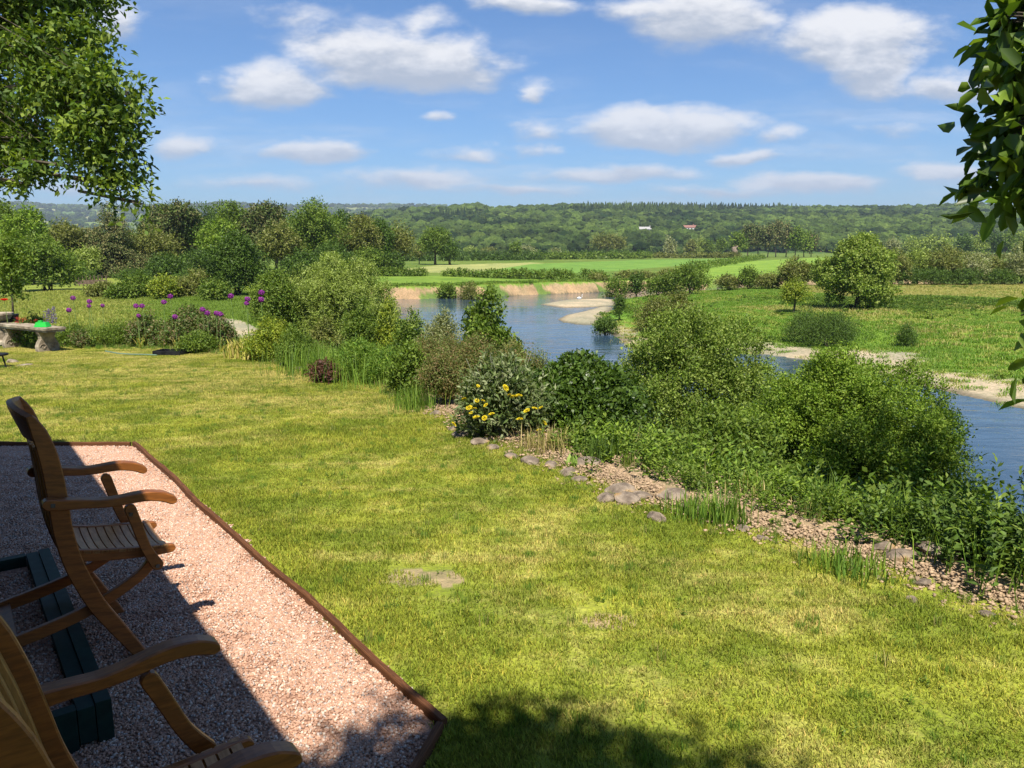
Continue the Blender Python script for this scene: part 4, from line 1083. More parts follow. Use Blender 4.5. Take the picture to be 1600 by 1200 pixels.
vt = [(1046, 373, 20, GW, 'pale round tree in the valley foot below the white houses'), (1093, 372, 20, WI, 'grey green round tree on the small pale field'), (1106, 379, 12, MD, 'little bush like tree right of the grey green round one'),
      (1080, 379, 14, OL, 'low olive tree between the pale and the grey green one'), (1127, 375, 12, MD, 'small dark tree left of the pine clump'),
      (935, 368, 26, OL, 'first tree of the dark pine group in the middle distance'), (950, 366, 28, OL, 'middle tree of the dark pine group in the middle distance'), (966, 370, 24, OL, 'right tree of the dark pine group in the middle distance'),
      (822, 387, 34, GW, 'broad pale willow beside the little upright field tree'), (735, 390, 26, WI, 'pale willow beyond the lone field tree'), (765, 392, 24, OL, 'olive bush tree right of that pale willow'), (868, 392, 14, GW, 'small pale willow in the hedge line near the middle'),
      (1392, 373, 26, GW, 'pale round tree behind the single meadow tree'), (1372, 384, 18, RD, 'purplish low tree behind the single meadow tree'), (1424, 372, 30, WI, 'left round tree of the pale row beyond the right hedge'), (1448, 367, 34, WI, 'second round tree of the pale row beyond the right hedge'),
      (1474, 366, 32, WI, 'third round tree of the pale row beyond the right hedge'), (1503, 370, 22, DK, 'dark tree interrupting the pale row at the right'), (1526, 368, 32, WI, 'round tree right of the dark one in the far row'),
      (1550, 365, 22, DK, 'second dark tree in the far row'), (1571, 366, 26, MD, 'mid green tree near the right end of the far row'), (1594, 364, 34, WI, 'pale tree of the far row at the right edge'), (1345, 366, 24, MD, 'tree of the far row hidden partly by the single meadow tree')]
for (px, top, wp, pal, lb) in vt:
    plant('valley_tree', lb, 'tree', px, 470 if px < 1330 else 400, top, wp, pal, 'dome' if pal in (GW, WI) else 'round', 1.1, 330, 4, VT, name='broadleaf_tree', mlt=False)
# field hedges
def hedge_line(a, b_, Ya, Yb, h, lb, pal, n_, L_=.35, wd=1.1, gap=.0):
    A_ = gcol(a, Ya); B_ = gcol(b_, Yb); r = np.random.default_rng(int(a + Ya)); Ld = np.linalg.norm(B_ - A_); m_ = max(4, int(Ld / (wd * 1.4)))
    cl = []
    for i in range(m_):
        if r.random() < gap: continue
        q = A_ + (B_ - A_) * i / (m_ - 1) - A_; s_ = h * r.uniform(.35, .62); cl.append((q[0], q[1], q[2] + s_ * .8, wd, wd, s_))
    V, F, Cc = foliage(r, cl, n_, 5, L_ * 1.6, L_, L_ * .5, pal)
    me = mkmesh('hedge', V, F, M_LEAF, Cc); o = link('hedge', me, None, tuple(A_)); return tag(o, lb, 'hedge', 'hedges dividing the valley fields')
hedge_line(560, 935, 122, 118, 1.0, 'dark rough hedge strip above the sandy cliff', MD, 1900, .35, gap=.15)
hedge_line(935, 1065, 116, 128, .9, 'thin hedge climbing from the cliff towards the far fields', OL, 700, .35, gap=.25)
hedge_line(1080, 1190, 150, 330, 1.1, 'thin dark hedge slanting between the two green crop fields', MD, 900, .5, 1.4)
hedge_line(610, 840, 262, 285, 1.5, 'long hedge behind the pale field left of the little upright tree', DK, 1300, .7, 1.6, .1)
hedge_line(840, 1010, 300, 330, 1.6, 'hedge with pale specks behind the crop field', MD, 1100, .8, 1.8, .1)
hedge_line(1010, 1150, 350, 350, 1.3, 'low hedge line below the white houses, in front of the pine clump', OL, 900, .8, 1.8, .15)
hedge_line(640, 1010, 420, 430, 2.0, 'farthest long hedge at the foot of the woods', DK, 1600, 1.0, 2.4, .05)
hedge_line(1440, 1640, 330, 330, 1.6, 'hedge line under the far row of round trees at the right', OL, 900, .8, 2.0, .1)

# --- two white houses on the wooded slope, swan, little fence --------------------------------------
M_WHITE = plain('white_render', (.78, .76, .72), .8); M_ROOFR = plain('red_brown_roof', (.26, .13, .10), .9); M_ROOFG = plain('grey_roof', (.36, .35, .34), .9); M_DARKW = plain('dark_window', (.03, .035, .04), .3)
def house(px, py, wd, ht, roofm, label, seed_):
    d = ray(px, py); Yh = 700
    for Yt in np.arange(650, 1490, 4):
        P = CC + d * (Yt / d[1])
        if gz(P[0], P[1]) > P[2] - 2: Yh = Yt; break
    P = CC + d * (Yh / d[1]); z0 = gz(P[0], P[1])
    hz = empty('house', (P[0], P[1], z0 - 1), label, 'house', 'white houses on the wooded hillside')
    mb = MB(); mb.box((0, 0, ht / 2), (wd, 8, ht)); mb.obj('wall', M_WHITE, hz)
    mb = MB(); hw = wd / 2 + .5; rt = ht + 2.6
    mb.add([(-hw, -4.5, ht - .1), (hw, -4.5, ht - .1), (hw, 4.5, ht - .1), (-hw, 4.5, ht - .1), (-hw, 0, rt), (hw, 0, rt)], [(0, 1, 5, 4), (2, 3, 4, 5), (0, 4, 3), (1, 2, 5), (0, 3, 2, 1)])
    rf = mb.obj('roof', roofm, hz); mb = MB(); mb.box((wd * .3, 0, rt + .4), (1, 1, 1.8)); mb.obj('chimney', roofm, rf)
    for kx in range(4):
        for kz in (0, 1):
            mb = MB(); mb.box((-wd * .36 + kx * wd * .24, -4.03, 2.2 + kz * 2.9), (1.3, .1, 1.5)); mb.obj('window', M_DARKW, hz)
    return P[0], P[1], z0
H1 = house(1009, 363, 14, 6, M_ROOFG, 'pale low house on the hillside, left of the two', 1)
H2 = house(1077, 361, 14, 6.5, M_ROOFR, 'white house with red brown roof on the hillside, right of the two', 2)
sw = G(905, 467, WZ)
mb = MB(); mb.lathe([(.02, -.05), (.16, .0), (.24, .08), (.22, .2), (.12, .3), (.03, .36)], 12, sx=1.7, sy=1)
mb.tube([(.34, 0, .16), (.48, 0, .35), (.44, 0, .6), (.5, 0, .76), (.62, 0, .76)], [.09, .06, .05, .06, .03], 8)
o = mb.obj('swan', plain('white_feathers', (.8, .79, .76), .8), loc=(sw[0], sw[1], WZ), smooth=True); o.scale = (.75, .75, .75); tag(o, 'white swan swimming beyond the sand bars', 'swan')
fa = gcol(118, 88); fe = gcol(167, 88); fc_ = empty('field_fence', tuple(fa), 'low brown rail fence in the meadow before the spruce', 'fence')
M_OLDWOOD = noisy_mat('old_wood', (.09, .06, .045), (.17, .12, .09), 3, .9, .3)
dl = fe - fa; mb = MB(); mb.box((dl[0] / 2, 0, .45), (dl[0], .08, .5)); mb.obj('boards', M_OLDWOOD, fc_)
for k in range(9):
    mb = MB(); mb.box((dl[0] * k / 8, 0, .6), (.09, .09, 1.2)); mb.obj('post', M_OLDWOOD, fc_)

# --- overhanging walnut at the left, fig like branch tree at the right ------------------------------
def limb_tree(root_xyz, clumps, trunk_r, pal, L, per, nspr, aspect, label, cat, name, fork_z, six, sprf=2.6, mat_=None, lo=-.9, droop=.4, shell=.45):
    rx, ry, rz = root_xyz; r = np.random.default_rng(77 + int(abs(rx) * 10))
    root = empty(name, root_xyz, label, cat)
    cl = [(a[0] - rx, a[1] - ry, a[2] - rz, a[3], a[3] if len(a) < 5 else a[4], a[3] * .8) for a in clumps]
    V, F, Cc = foliage(r, cl, nspr, per, L * sprf, L, L * aspect, pal, shell=shell, up=-.05, droop=droop, six=six, lo=lo, fold=.22)
    link('crown', mkmesh('crown', V, F, mat_ or M_LEAFG, Cc), root)
    mb = MB(); mb.tube([(0, 0, -.3), (.05, 0, fork_z * .5), (0, .05, fork_z)], [trunk_r * 1.3, trunk_r, trunk_r * .85], 10)
    for c_ in (cl if len(cl) < 60 else cl[::12]):
        q = Vector(c_[:3]); f_ = Vector((0, .05, fork_z)); m_ = f_.lerp(q, .5) + Vector((r.normal() * .15, r.normal() * .15, .25 * abs(q.x) * (.3 if len(cl) < 60 else 1.1)))
        tw = 1.0 if len(cl) < 60 else .6; mb.tube([f_, m_, q], [trunk_r * .17 * tw, trunk_r * .10 * tw, trunk_r * .03 * tw], 6)
        for _ in range(5):
            e_ = q + Vector(rdir(r, 1)[0] * np.array(c_[3:6]) * .9); mb.tube([q.lerp(f_, .12), e_], [trunk_r * .09, trunk_r * .03], 4)
    mb.obj('trunk', M_BARK, root, smooth=True)
    return root
WAL = [(.09, .15, .018), (.13, .19, .022), (.18, .24, .03), (.06, .105, .016)]
wl = []
for (px, py, Yd, rp) in [(40, 30, 19, 85), (120, 20, 18.5, 62), (165, 55, 18, 42), (60, 110, 18, 80), (140, 110, 17.5, 62), (20, 190, 18.5, 70), (105, 180, 17.5, 70), (185, 150, 17, 48), (222, 158, 17, 26), (178, 208, 17, 56),
                         (222, 205, 17, 26), (140, 220, 17, 30), (60, 228, 18, 36), (20, 262, 18, 42), (215, 240, 17, 26), (190, 268, 17, 32), (205, 296, 17, 26), (226, 312, 17, 16), (238, 330, 17, 12), (222, 286, 17, 20), (232, 180, 17, 20), (80, 262, 17.5, 30), (45, 290, 17.5, 20), (160, 262, 17, 26), (130, 278, 17, 13), (2, 290, 18, 22),
                         (-60, 60, 19, 120), (-80, 200, 19, 110), (-10, -70, 19, 130), (110, -60, 18.5, 90), (-200, 20, 20, 160), (-130, -160, 20, 180), (40, -180, 20, 150)]:
    P = at(px - (20 if px > 60 else 0), py - (12 if py > 150 else 0), Yd); wl.append((P[0], P[1], P[2], rp / FPX * Yd * .80))
r = np.random.default_rng(70); w2 = []
for (x_, y_, z_, r0) in wl:
    for d_ in rdir(r, 6):
        k_ = r0 * r.uniform(.55, .85); q_ = r0 * r.uniform(.30, .50)
        w2.append((x_ + d_[0] * k_, y_ + d_[1] * k_, z_ + d_[2] * k_ * .9, q_))
wl = wl[::2] + w2 if False else w2
tl = gcol(-420, 20)
limb_tree(tuple(tl), wl, .36, WAL, .16, 8, 10500, .5, 'big leafy walnut reaching in from the upper left corner', 'tree', 'walnut_tree', 7.6, False, mat_=M_LEAF)
# right: near branch hanging in at the right edge plus the crown above and beside the viewer that shades the corner
rl = []
RB = [(1590, 20, 3.0, 62), (1555, 45, 3.0, 40), (1600, 100, 3.0, 70), (1560, 125, 3.0, 46), (1530, 190, 3.0, 26), (1590, 200, 3.0, 66), (1545, 210, 3.0, 46), (1590, 270, 3.0, 52), (1555, 265, 3.0, 36), (1570, 305, 3.0, 30), (1535, 25, 3.0, 22), (1640, 150, 3.1, 70), (1650, 40, 3.1, 80), (1650, 260, 3.1, 60), (1600, 490, 2.75, 24), (1606, 545, 2.75, 15)]
for (px, py, Yd, rp) in RB:
    Yd += 1.15; P = at(px + (38 if py < 400 else 10), py, Yd); rl.append((P[0], P[1], P[2], rp / FPX * Yd * .70))
rt_ = (4.9, 2.6, gz(4.9, 2.6))
FIG = [(.10, .17, .02), (.15, .22, .03), (.065, .115, .016)]
limb_tree(rt_, rl, .13, FIG, .135, 5, 260, .45, 'leafy branch tree hanging in at the upper right edge, large pointed leaves', 'tree', 'magnolia_tree', 2.3, True, sprf=1.3, droop=.8)
rl = []
for (x_, y_, z_, r0) in [(3.9, 2.9, 4.4, .9), (4.9, 2.2, 4.4, 1.3), (4.2, 3.6, 5.0, 1.0), (5.6, 1.4, 5.4, 1.5), (4.0, 1.9, 5.6, .8), (6.8, 2.6, 5.0, 1.6), (5.0, 3.8, 4.4, .9), (7.8, 3.8, 4.8, 1.4), (6.0, 4.8, 4.6, 1.0)]:
    rl.append((x_, y_, z_, r0))
rt2 = (6.2, 1.0, gz(6.2, 1.0))
limb_tree(rt2, rl, .22, WAL, .11, 6, 5200, .5, 'tree outside the right edge whose shade darkens the bank corner', 'tree', 'walnut_tree', 3.0, False)
rl = [(.32, -1.15, 4.9, .30), (.10, -1.35, 5.2, .45), (-.45, -1.3, 4.9, .22), (-.9, -1.05, 4.7, .25), (.5, -2.0, 5.6, .8)]
limb_tree((1.6, -2.6, gz(1.6, -2.6)), rl, .16, WAL, .10, 6, 1500, .5, 'tree behind the viewer whose shadow falls on the lawn at the bottom edge', 'tree', 'walnut_tree', 3.2, False)

# ------------------------------------------------------------------ woods on the slopes
M_WOOD, t = mat('woodland')
g = t.n('ShaderNodeNewGeometry'); oi = t.n('ShaderNodeObjectInfo')
big = t.noise(g.outputs['Position'], .0075, 3, .6)
c1 = t.mix(t.smooth(big, .42, .56), c4((.022, .045, .015)), c4((.09, .14, .032)))
c1 = t.mix(t.smooth(oi.outputs['Random'], .2, 1.0, .0, .6), c1, c4((.12, .165, .04)))
rv = t.math('FRACT', t.math('MULTIPLY', oi.outputs['Random'], 7.31)); c1 = t.mix(1.0, c1, t.mix(rv, c4((.5, .52, .55)), c4((1.4, 1.35, 1.2))), 'MULTIPLY')
c1 = t.mix(t.smooth(t.noise(g.outputs['Position'], .55, 3, .7), .35, .7), t.mix(1.0, c1, c4((.5, .55, .5)), 'MULTIPLY'), c1)
t.out(t.bsdf(c1, .95, .05, t.bump(t.noise(g.outputs['Position'], .9, 3, .7), 1.0, 1.2)))
def lump(kind, k):
    b = bmesh.new(); bmesh.ops.create_icosphere(b, subdivisions=3, radius=1); o = Vector((k * 11.3, k * 5.1, kind * 7.7))
    for v in b.verts:
        q = v.co.copy()
        if kind == 0: f = 1 + .30 * mnoise.noise(q * 1.7 + o) + .24 * mnoise.noise(q * 4.2 + o) + .12 * mnoise.noise(q * 9 + o); v.co = Vector((q.x * f, q.y * f, (q.z * f) * .9 + .75))
        else:
            t_ = (q.z + 1) / 2; rr = (1 - t_) ** .75 * .62 + .04; a = math.atan2(q.y, q.x); hor = max(1e-6, math.hypot(q.x, q.y))
            f = rr * (1 + .3 * mnoise.noise(q * 5 + o)) * (.85 + .15 * math.sin(t_ * 40)); v.co = Vector((q.x / hor * f * min(1, hor * 3), q.y / hor * f * min(1, hor * 3), t_ * 2.7))
    me = bpy.data.meshes.new('wood_kind'); b.to_mesh(me); b.free(); me.materials.append(M_WOOD); return me
wk = [lump(0, k) for k in range(6)] + [lump(1, k) for k in range(3)]
rng = np.random.default_rng(21)
def wood_points(y0, y1, px0, px1, dens_m):
    ys = []; xs = []
    y = y0
    while y < y1:
        st = dens_m * (.85 + .3 * rng.random()); xa, xb = (px0 - 800) / FPX * y, (px1 - 800) / FPX * y
        x = np.arange(xa, xb, st); x = x + rng.uniform(-.45, .45, len(x)) * st; xs.append(x); ys.append(y + rng.uniform(-.45, .45, len(x)) * st); y += st
    return np.concatenate(xs), np.concatenate(ys)
xa, ya = wood_points(640, 1560, 470, 1780, 10.5)
za, qa = terrain(xa, ya); pxa = 800 + FPX * xa / ya
eA = np.interp(pxa, RA_X, 388 - RA_Y)
keep = (eA > 3) & (za > -2.0 + 0 * xa)
scr = 388 - (za - CAMZ) / ya * FPX        # rough height in view, used only to place clearings on the slope
for (hx, hy, hz_) in (H1, H2):
    keep &= ~((np.abs(xa - hx * ya / hy) < 9.5) & (ya < hy + 9) & (ya > hy - 75))
for (cx, cy, rx, ry) in ((918, 347, 17, 3.2), (1240, 391, 24, 3), (1120, 392, 40, 2.5)):
    keep &= ~((((pxa - cx) / rx) ** 2 + ((scr - 4 - cy) / ry) ** 2) < 1)
con = (wn(xa, ya, .006, 5) + .9 * np.exp(-((pxa - 1000) / 230) ** 2 - ((scr - 330) / 16) ** 2) + .8 * np.exp(-((pxa - 690) / 90) ** 2 - ((scr - 335) / 14) ** 2)) > .62
xa, ya, za, con = xa[keep], ya[keep], za[keep], con[keep]; n = len(xa)
idx = np.where(con, rng.integers(6, 9, n), rng.integers(0, 6, n)); s0 = np.where(con, rng.uniform(4.5, 6.5, n), rng.uniform(4.4, 8.2, n))
instancer('forest', np.stack([xa, ya, za - 2.0], 1), wk, idx, rng.uniform(0, 6.28, n), np.stack([s0 * np.where(con, .85, 1), s0 * np.where(con, .85, 1), s0 * rng.uniform(.8, 1.15, n)], 1), 'mixed woods covering the long hillside across the valley')
xb, yb = wood_points(1300, 4250, -100, 760, 22)
zb, qb = terrain(xb, yb); pxb = 800 + FPX * xb / yb; fb_ = (yb - 1300) / 2950
hx = np.abs(((xb / 210 + wn(xb, yb, .004) * .6) % 1) - .5) > .44; hy_ = np.abs(((yb / 260 + wn(xb, yb, .004, 8) * .6) % 1) - .5) > .44
wd_ = wn(xb, yb, .0035, 12) > (-.15 + 1.1 * fb_)
keep = (wd_ | ((hx | hy_) & (rng.random(len(xb)) < .7))) | ((yb > 4120) & (rng.random(len(xb)) < .55))
xb, yb, zb = xb[keep], yb[keep], zb[keep]; n = len(xb)
instancer('far_woods', np.stack([xb, yb, zb - 2.5], 1), wk, rng.integers(0, 6, n), rng.uniform(0, 6.28, n), rng.uniform(6.5, 13, n), 'distant woods and hedgerow trees on the farthest hills')
# wooded foot of the valley behind the belt at the left
xc, yc = wood_points(330, 640, 90, 1120, 12); zc = terrain(xc, yc)[0]; pxc = 800 + FPX * xc / yc
k = (pxc < 560) | (yc > 560); k &= ~((pxc > 1000) & (yc < 600)); xc, yc, zc = xc[k], yc[k], zc[k]; n = len(xc)
instancer('forest', np.stack([xc, yc, zc - 1.5], 1), wk, rng.integers(0, 6, n), rng.uniform(0, 6.28, n), rng.uniform(3.6, 6.2, n), 'woods along the foot of the far slope')

# ------------------------------------------------------------------ tufts and weeds
def tuft(n, h, spread, wd, pal, lean=.5):
    P = rng.normal(size=(n, 3)) * np.array([spread, spread, 0]); a = rng.uniform(0, 6.28, n); hh = h * rng.uniform(.45, 1.1, n); ln = lean * hh * rng.random(n)
    d = np.stack([np.cos(a) * ln, np.sin(a) * ln, hh], 1); S = np.stack([-np.sin(a), np.cos(a), 0 * a], 1) * wd / 2
    m_ = P + d * .6 + np.array([0, 0, .08]) * hh[:, None]
    V = np.stack([P - S, P + S, m_ + S * .7, m_ - S * .7, P + d * np.array([1.25, 1.25, .97])], 1).reshape(-1, 3)
    b = np.arange(n)[:, None] * 5; F = np.concatenate([b + [[0, 1, 2]], b + [[0, 2, 3]], b + [[3, 2, 4]]])
    pal = np.array(pal); c_ = pal[rng.integers(0, len(pal), n)] * (1 + .2 * rng.normal(size=(n, 1)))
    return V, F, np.repeat(np.clip(c_, .005, 1), 5, 0)
def weed(n_st, h, spread, L, asp, pal, per=12):
    """upright stems, each with leaves all the way up"""
    base = rng.normal(size=(n_st, 3)) * np.array([spread, spread, 0]); hh = h * rng.uniform(.55, 1.1, n_st); d = norm(np.stack([rng.normal(size=n_st) * .22, rng.normal(size=n_st) * .22, np.ones(n_st)], 1))
    t_ = np.tile(np.linspace(.12, 1, per), n_st); P = np.repeat(base, per, 0) + np.repeat(d * hh[:, None], per, 0) * t_[:, None]
    N_ = len(P); a = rng.uniform(0, 6.28, N_); A = np.stack([np.cos(a), np.sin(a), .25 + .5 * t_ ** 2 + .3 * rng.normal(size=N_)], 1)
    pal = np.array(pal); c_ = pal[rng.integers(0, len(pal), N_)] * (1 + .18 * rng.normal(size=(N_, 1)))
    V, F, Cc = leaf_geo(P, A, np.tile([0, 0, 1.0], (N_, 1)) + .4 * rng.normal(size=(N_, 3)), L * (1.15 - .5 * t_) * rng.uniform(.7, 1.2, N_), L * asp * rng.uniform(.8, 1.2, N_), np.clip(c_, .005, 1))
    return V, F, Cc
def tri2(F): return F if F.shape[1] == 4 else np.concatenate([F, F[:, -1:]], 1)
def pm(parts, m=None):
    if len(parts) == 1: V, F, Cc = parts[0]; return mkmesh('plant_kind', V, F, m or M_LEAF, Cc)
    tris = []
    for V, F, Cc in parts:
        if F.shape[1] == 4: F = np.concatenate([F[:, [0, 1, 2]], F[:, [0, 2, 3]]])
        tris.append((V, F, Cc))
    V, F, Cc = merge(tris); return mkmesh('plant_kind', V, F, m or M_LEAF, Cc)
STRAW = [(.42, .34, .14), (.34, .30, .10)]; GG = [(.15, .24, .03), (.19, .28, .035), (.10, .19, .025)]
kinds = [pm([tuft(90, .34, .06, .007, GG)]), pm([tuft(70, .42, .08, .006, GG + STRAW[:1])]), pm([weed(9, .42, .10, .085, .38, MD)]), pm([weed(8, .5, .11, .07, .3, DK + MD)]), pm([weed(10, .26, .12, .06, .55, BR)]), pm([weed(7, .6, .09, .06, .28, GG), tuft(30, .4, .08, .006, GG)])]
for (px, Y, top, wp, pal, n_, lb) in [
    (925, 6.35, 668, 110, MD, 2600, 'leafy green weeds at the foot of the dark bramble'), (1000, 6.0, 664, 150, MD, 4200, 'low nettle mass below the airy sallow'), (1085, 5.65, 700, 150, MD, 4200, 'nettles right of the low nettle mass, level with the flat stones'),
    (1165, 5.3, 735, 150, BR, 3800, 'fresh green weeds at the left foot of the great sallow'), (1245, 4.9, 752, 170, MD, 4600, 'leafy weeds before the middle of the great sallow'), (1335, 4.58, 775, 170, MD, 4600, 'leafy weeds at the right foot of the great sallow'),
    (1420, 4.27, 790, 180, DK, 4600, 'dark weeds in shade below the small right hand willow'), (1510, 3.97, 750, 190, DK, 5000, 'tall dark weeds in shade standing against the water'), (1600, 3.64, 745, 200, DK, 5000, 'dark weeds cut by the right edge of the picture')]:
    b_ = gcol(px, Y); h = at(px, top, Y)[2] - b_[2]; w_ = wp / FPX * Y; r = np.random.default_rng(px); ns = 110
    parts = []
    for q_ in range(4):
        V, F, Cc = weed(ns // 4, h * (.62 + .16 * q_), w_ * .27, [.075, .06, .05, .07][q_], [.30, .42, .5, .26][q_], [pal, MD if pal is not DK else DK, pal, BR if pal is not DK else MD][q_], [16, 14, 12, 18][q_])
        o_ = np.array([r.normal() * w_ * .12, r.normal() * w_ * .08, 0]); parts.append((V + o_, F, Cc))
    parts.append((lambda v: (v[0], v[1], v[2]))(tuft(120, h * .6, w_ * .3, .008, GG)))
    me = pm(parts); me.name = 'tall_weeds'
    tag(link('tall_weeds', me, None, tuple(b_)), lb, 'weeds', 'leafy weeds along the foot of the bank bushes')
# bank between the lawn and the river
gx = rng.uniform(-13, 9, 26000); gy = rng.uniform(2.4, 26, 26000); z_, q = terrain(gx, gy)
k = (~q['inL']) & (~q['big']) & (~q['pen']) & (np.abs(gx) < .76 * gy + .6) & (q['d1'] > .26) & (q['d1'] < 11) & (z_ > WZ + .05)
k &= (rng.random(len(gx)) < np.where(q['d1'] < .32, .45, .9))
gx, gy, z_, d1 = gx[k], gy[k], z_[k], q['d1'][k]; n = len(gx)
instancer('undergrowth', np.stack([gx, gy, z_ - .01], 1), kinds, rng.choice(6, n, p=[.13, .08, .28, .24, .20, .07]), rng.uniform(0, 6.28, n), rng.uniform(.6, 1.15, n) * np.where(d1 < .8, .5, 1.0), 'weeds and rough grass covering the near river bank')
# weeds creeping over the soil strip and the lawn edge
low = [pm([tuft(60, .12, .05, .006, GG)]), pm([tuft(40, .16, .04, .006, GG + STRAW)]), pm([weed(6, .10, .06, .04, .5, BR + MD, 5)])]
gx = rng.uniform(-11, 5, 30000); gy = rng.uniform(2.2, 15, 30000); z_, q = terrain(gx, gy)
dl = np.where(q['inL'], -seg_dist(gx, gy, LAWN), q['d1'])
k = (dl > -.28) & (dl < .8) & (np.abs(gx) < .76 * gy + .6) & (rng.random(len(gx)) < np.where(dl < .10, .6, np.where(gx > -1.2, .12, .8))) & ((dl < .1) | (wn(gx, gy, 2.9, 1) > -.1))
gx, gy, z_ = gx[k], gy[k], z_[k]; n = len(gx)
instancer('grass', np.stack([gx, gy, z_], 1), low, rng.choice(3, n, p=[.5, .3, .2]), rng.uniform(0, 6.28, n), rng.uniform(.3, .7, n) * np.where(gx > -1.0, .55, 1.0), 'longer grass and small weeds along the edge of the lawn')
gx = rng.uniform(-9, 4, 2600); gy = rng.uniform(2, 12, 2600); k = inside(gx, gy, LAWN) & ~inside(gx, gy, PATIO) & (seg_dist(gx, gy, PATIO) > .06) & (np.abs(gx) < .75 * gy + .4)
gx, gy = gx[k], gy[k]; n = len(gx)
instancer('grass', np.stack([gx, gy, -.02 * np.clip(np.hypot(gx, gy) - 3, 0, 14)], 1), low, rng.choice(3, n, p=[.6, .2, .2]), rng.uniform(0, 6.28, n), rng.uniform(.2, .42, n), 'coarser tufts and clover scattered in the lawn')
# crumbs of soil and little stones on the bare strip
crumbs = []
for k_ in range(3):
    V = []; F = []; Cc = []
    for j_ in range(90):
        s = rng.uniform(.003, .013) * (.5 if rng.random() < .6 else 1); v = (IV * (1 + .25 * rng.normal(size=(12, 1)))) * s * np.array([1.1, 1, .7]) + np.array([rng.normal() * .14, rng.normal() * .14, s * .2])
        V.append(v); F.append(IF + 12 * j_); Cc.append(np.tile(np.array([.38, .27, .17]) * rng.uniform(.65, 1.2), (12, 1)))
    crumbs.append(mkmesh('soil_kind', np.concatenate(V), np.concatenate(F), M_CHIP, np.concatenate(Cc)))
gx = rng.uniform(-1.5, 3.5, 9000); gy = rng.uniform(2.4, 9, 9000); z_, q = terrain(gx, gy)
k = (~q['inL']) & (q['d1'] < .38) & (q['d1'] > .06) & (rng.random(9000) < .8); gx, gy, z_ = gx[k], gy[k], z_[k]; n = len(gx)
instancer('soil', np.stack([gx, gy, z_ - .003], 1), crumbs, rng.integers(0, 3, n), rng.uniform(0, 6.28, n), rng.uniform(.6, 1.3, n), 'crumbled dry soil along the outer edge of the lawn')
# meadow across the river
mk = [pm([tuft(60, .32, .16, .03, [(.13, .235, .025), (.18, .28, .035)])]), pm([tuft(60, .26, .2, .03, [(.24, .29, .045), (.29, .31, .07)])]), pm([weed(8, .35, .22, .16, .4, DK)]), pm([weed(7, .28, .25, .15, .5, MD)]), pm([tuft(50, .24, .2, .03, [(.42, .37, .13), (.36, .34, .09)])])]
gx = rng.uniform(-5, 95, 60000); gy = rng.uniform(26, 112, 60000); z_, q = terrain(gx, gy)
k = q['pen'] & (gx < .74 * gy) & (rng.random(60000) < .9) & ((q['dP'] > 3.2 + 1.2 * wn(gx, gy, .5, 5)) | (rng.random(60000) < .20))
gx, gy, z_ = gx[k], gy[k], z_[k]; n = len(gx); dk = wn(gx, gy, .22, 9) + .3 * rng.normal(size=n)
idx = np.where(dk > .62, rng.integers(2, 4, n), np.where(wn(gx, gy, .16, 1) + .5 * rng.normal(size=n) > .3, 1, 0))
idx = np.where((wn(gx, gy, .3, 14) + .35 * rng.normal(size=n) > .75) | ((gy > 80) & (gx > 35) & (rng.random(n) < .8)), 4, idx)
instancer('meadow_grass', np.stack([gx, gy, z_ - .03], 1), mk, idx, rng.uniform(0, 6.28, n), np.stack([rng.uniform(.8, 1.7, n)] * 2 + [rng.uniform(.35, .9, n) * np.where(idx > 1, 1.25, .8)], 1), 'tussocks and docks over the meadow across the river')
# left field
gx = rng.uniform(-45, 2, 34000); gy = rng.uniform(17, 76, 34000); z_, q = terrain(gx, gy); px_ = 800 + FPX * gx / gy
k = (~q['inL']) & (~q['big']) & (px_ < 640) & (px_ > -60) & (seg_dist(gx, gy, TRACK, False) > 1.3); gx, gy, z_, px_ = gx[k], gy[k], z_[k], px_[k]; n = len(gx)
lk = [pm([tuft(70, .34, .16, .022, [(.20, .29, .035), (.15, .24, .03)])]), pm([tuft(70, .3, .18, .02, [(.27, .30, .05), (.31, .31, .07), (.22, .28, .04)])]), pm([weed(6, .3, .2, .12, .4, MD)])]
instancer('field_grass', np.stack([gx, gy, z_ - .03], 1), lk, np.where(rng.random(n) < .04, 2, np.where(px_ + 30 * rng.normal(size=n) > 235, 0, 1)), rng.uniform(0, 6.28, n), np.stack([rng.uniform(.9, 1.6, n)] * 2 + [rng.uniform(.5, 1.0, n)], 1), 'long grass of the left field')
# rough edge of grass along the cliff top and cliff foot
gx = rng.uniform(-32, 70, 30000); gy = rng.uniform(60, 125, 30000); z_, q = terrain(gx, gy)
k = (~q['big']) & (~q['pen']) & (q['dF'] < 5) & (q['dF'] < q['dN']) & ((q['dF'] > 1.7) | (wn(gx, gy, .5, 1) > .45)); gx, gy, z_ = gx[k], gy[k], z_[k]; n = len(gx)
instancer('meadow_grass', np.stack([gx, gy, z_ - .05], 1), mk, rng.choice(4, n, p=[.5, .25, .1, .15]), rng.uniform(0, 6.28, n), np.stack([rng.uniform(.8, 1.7, n)] * 2 + [rng.uniform(.6, 1.3, n)], 1), 'rough grass along the top of the sandy river cliff')

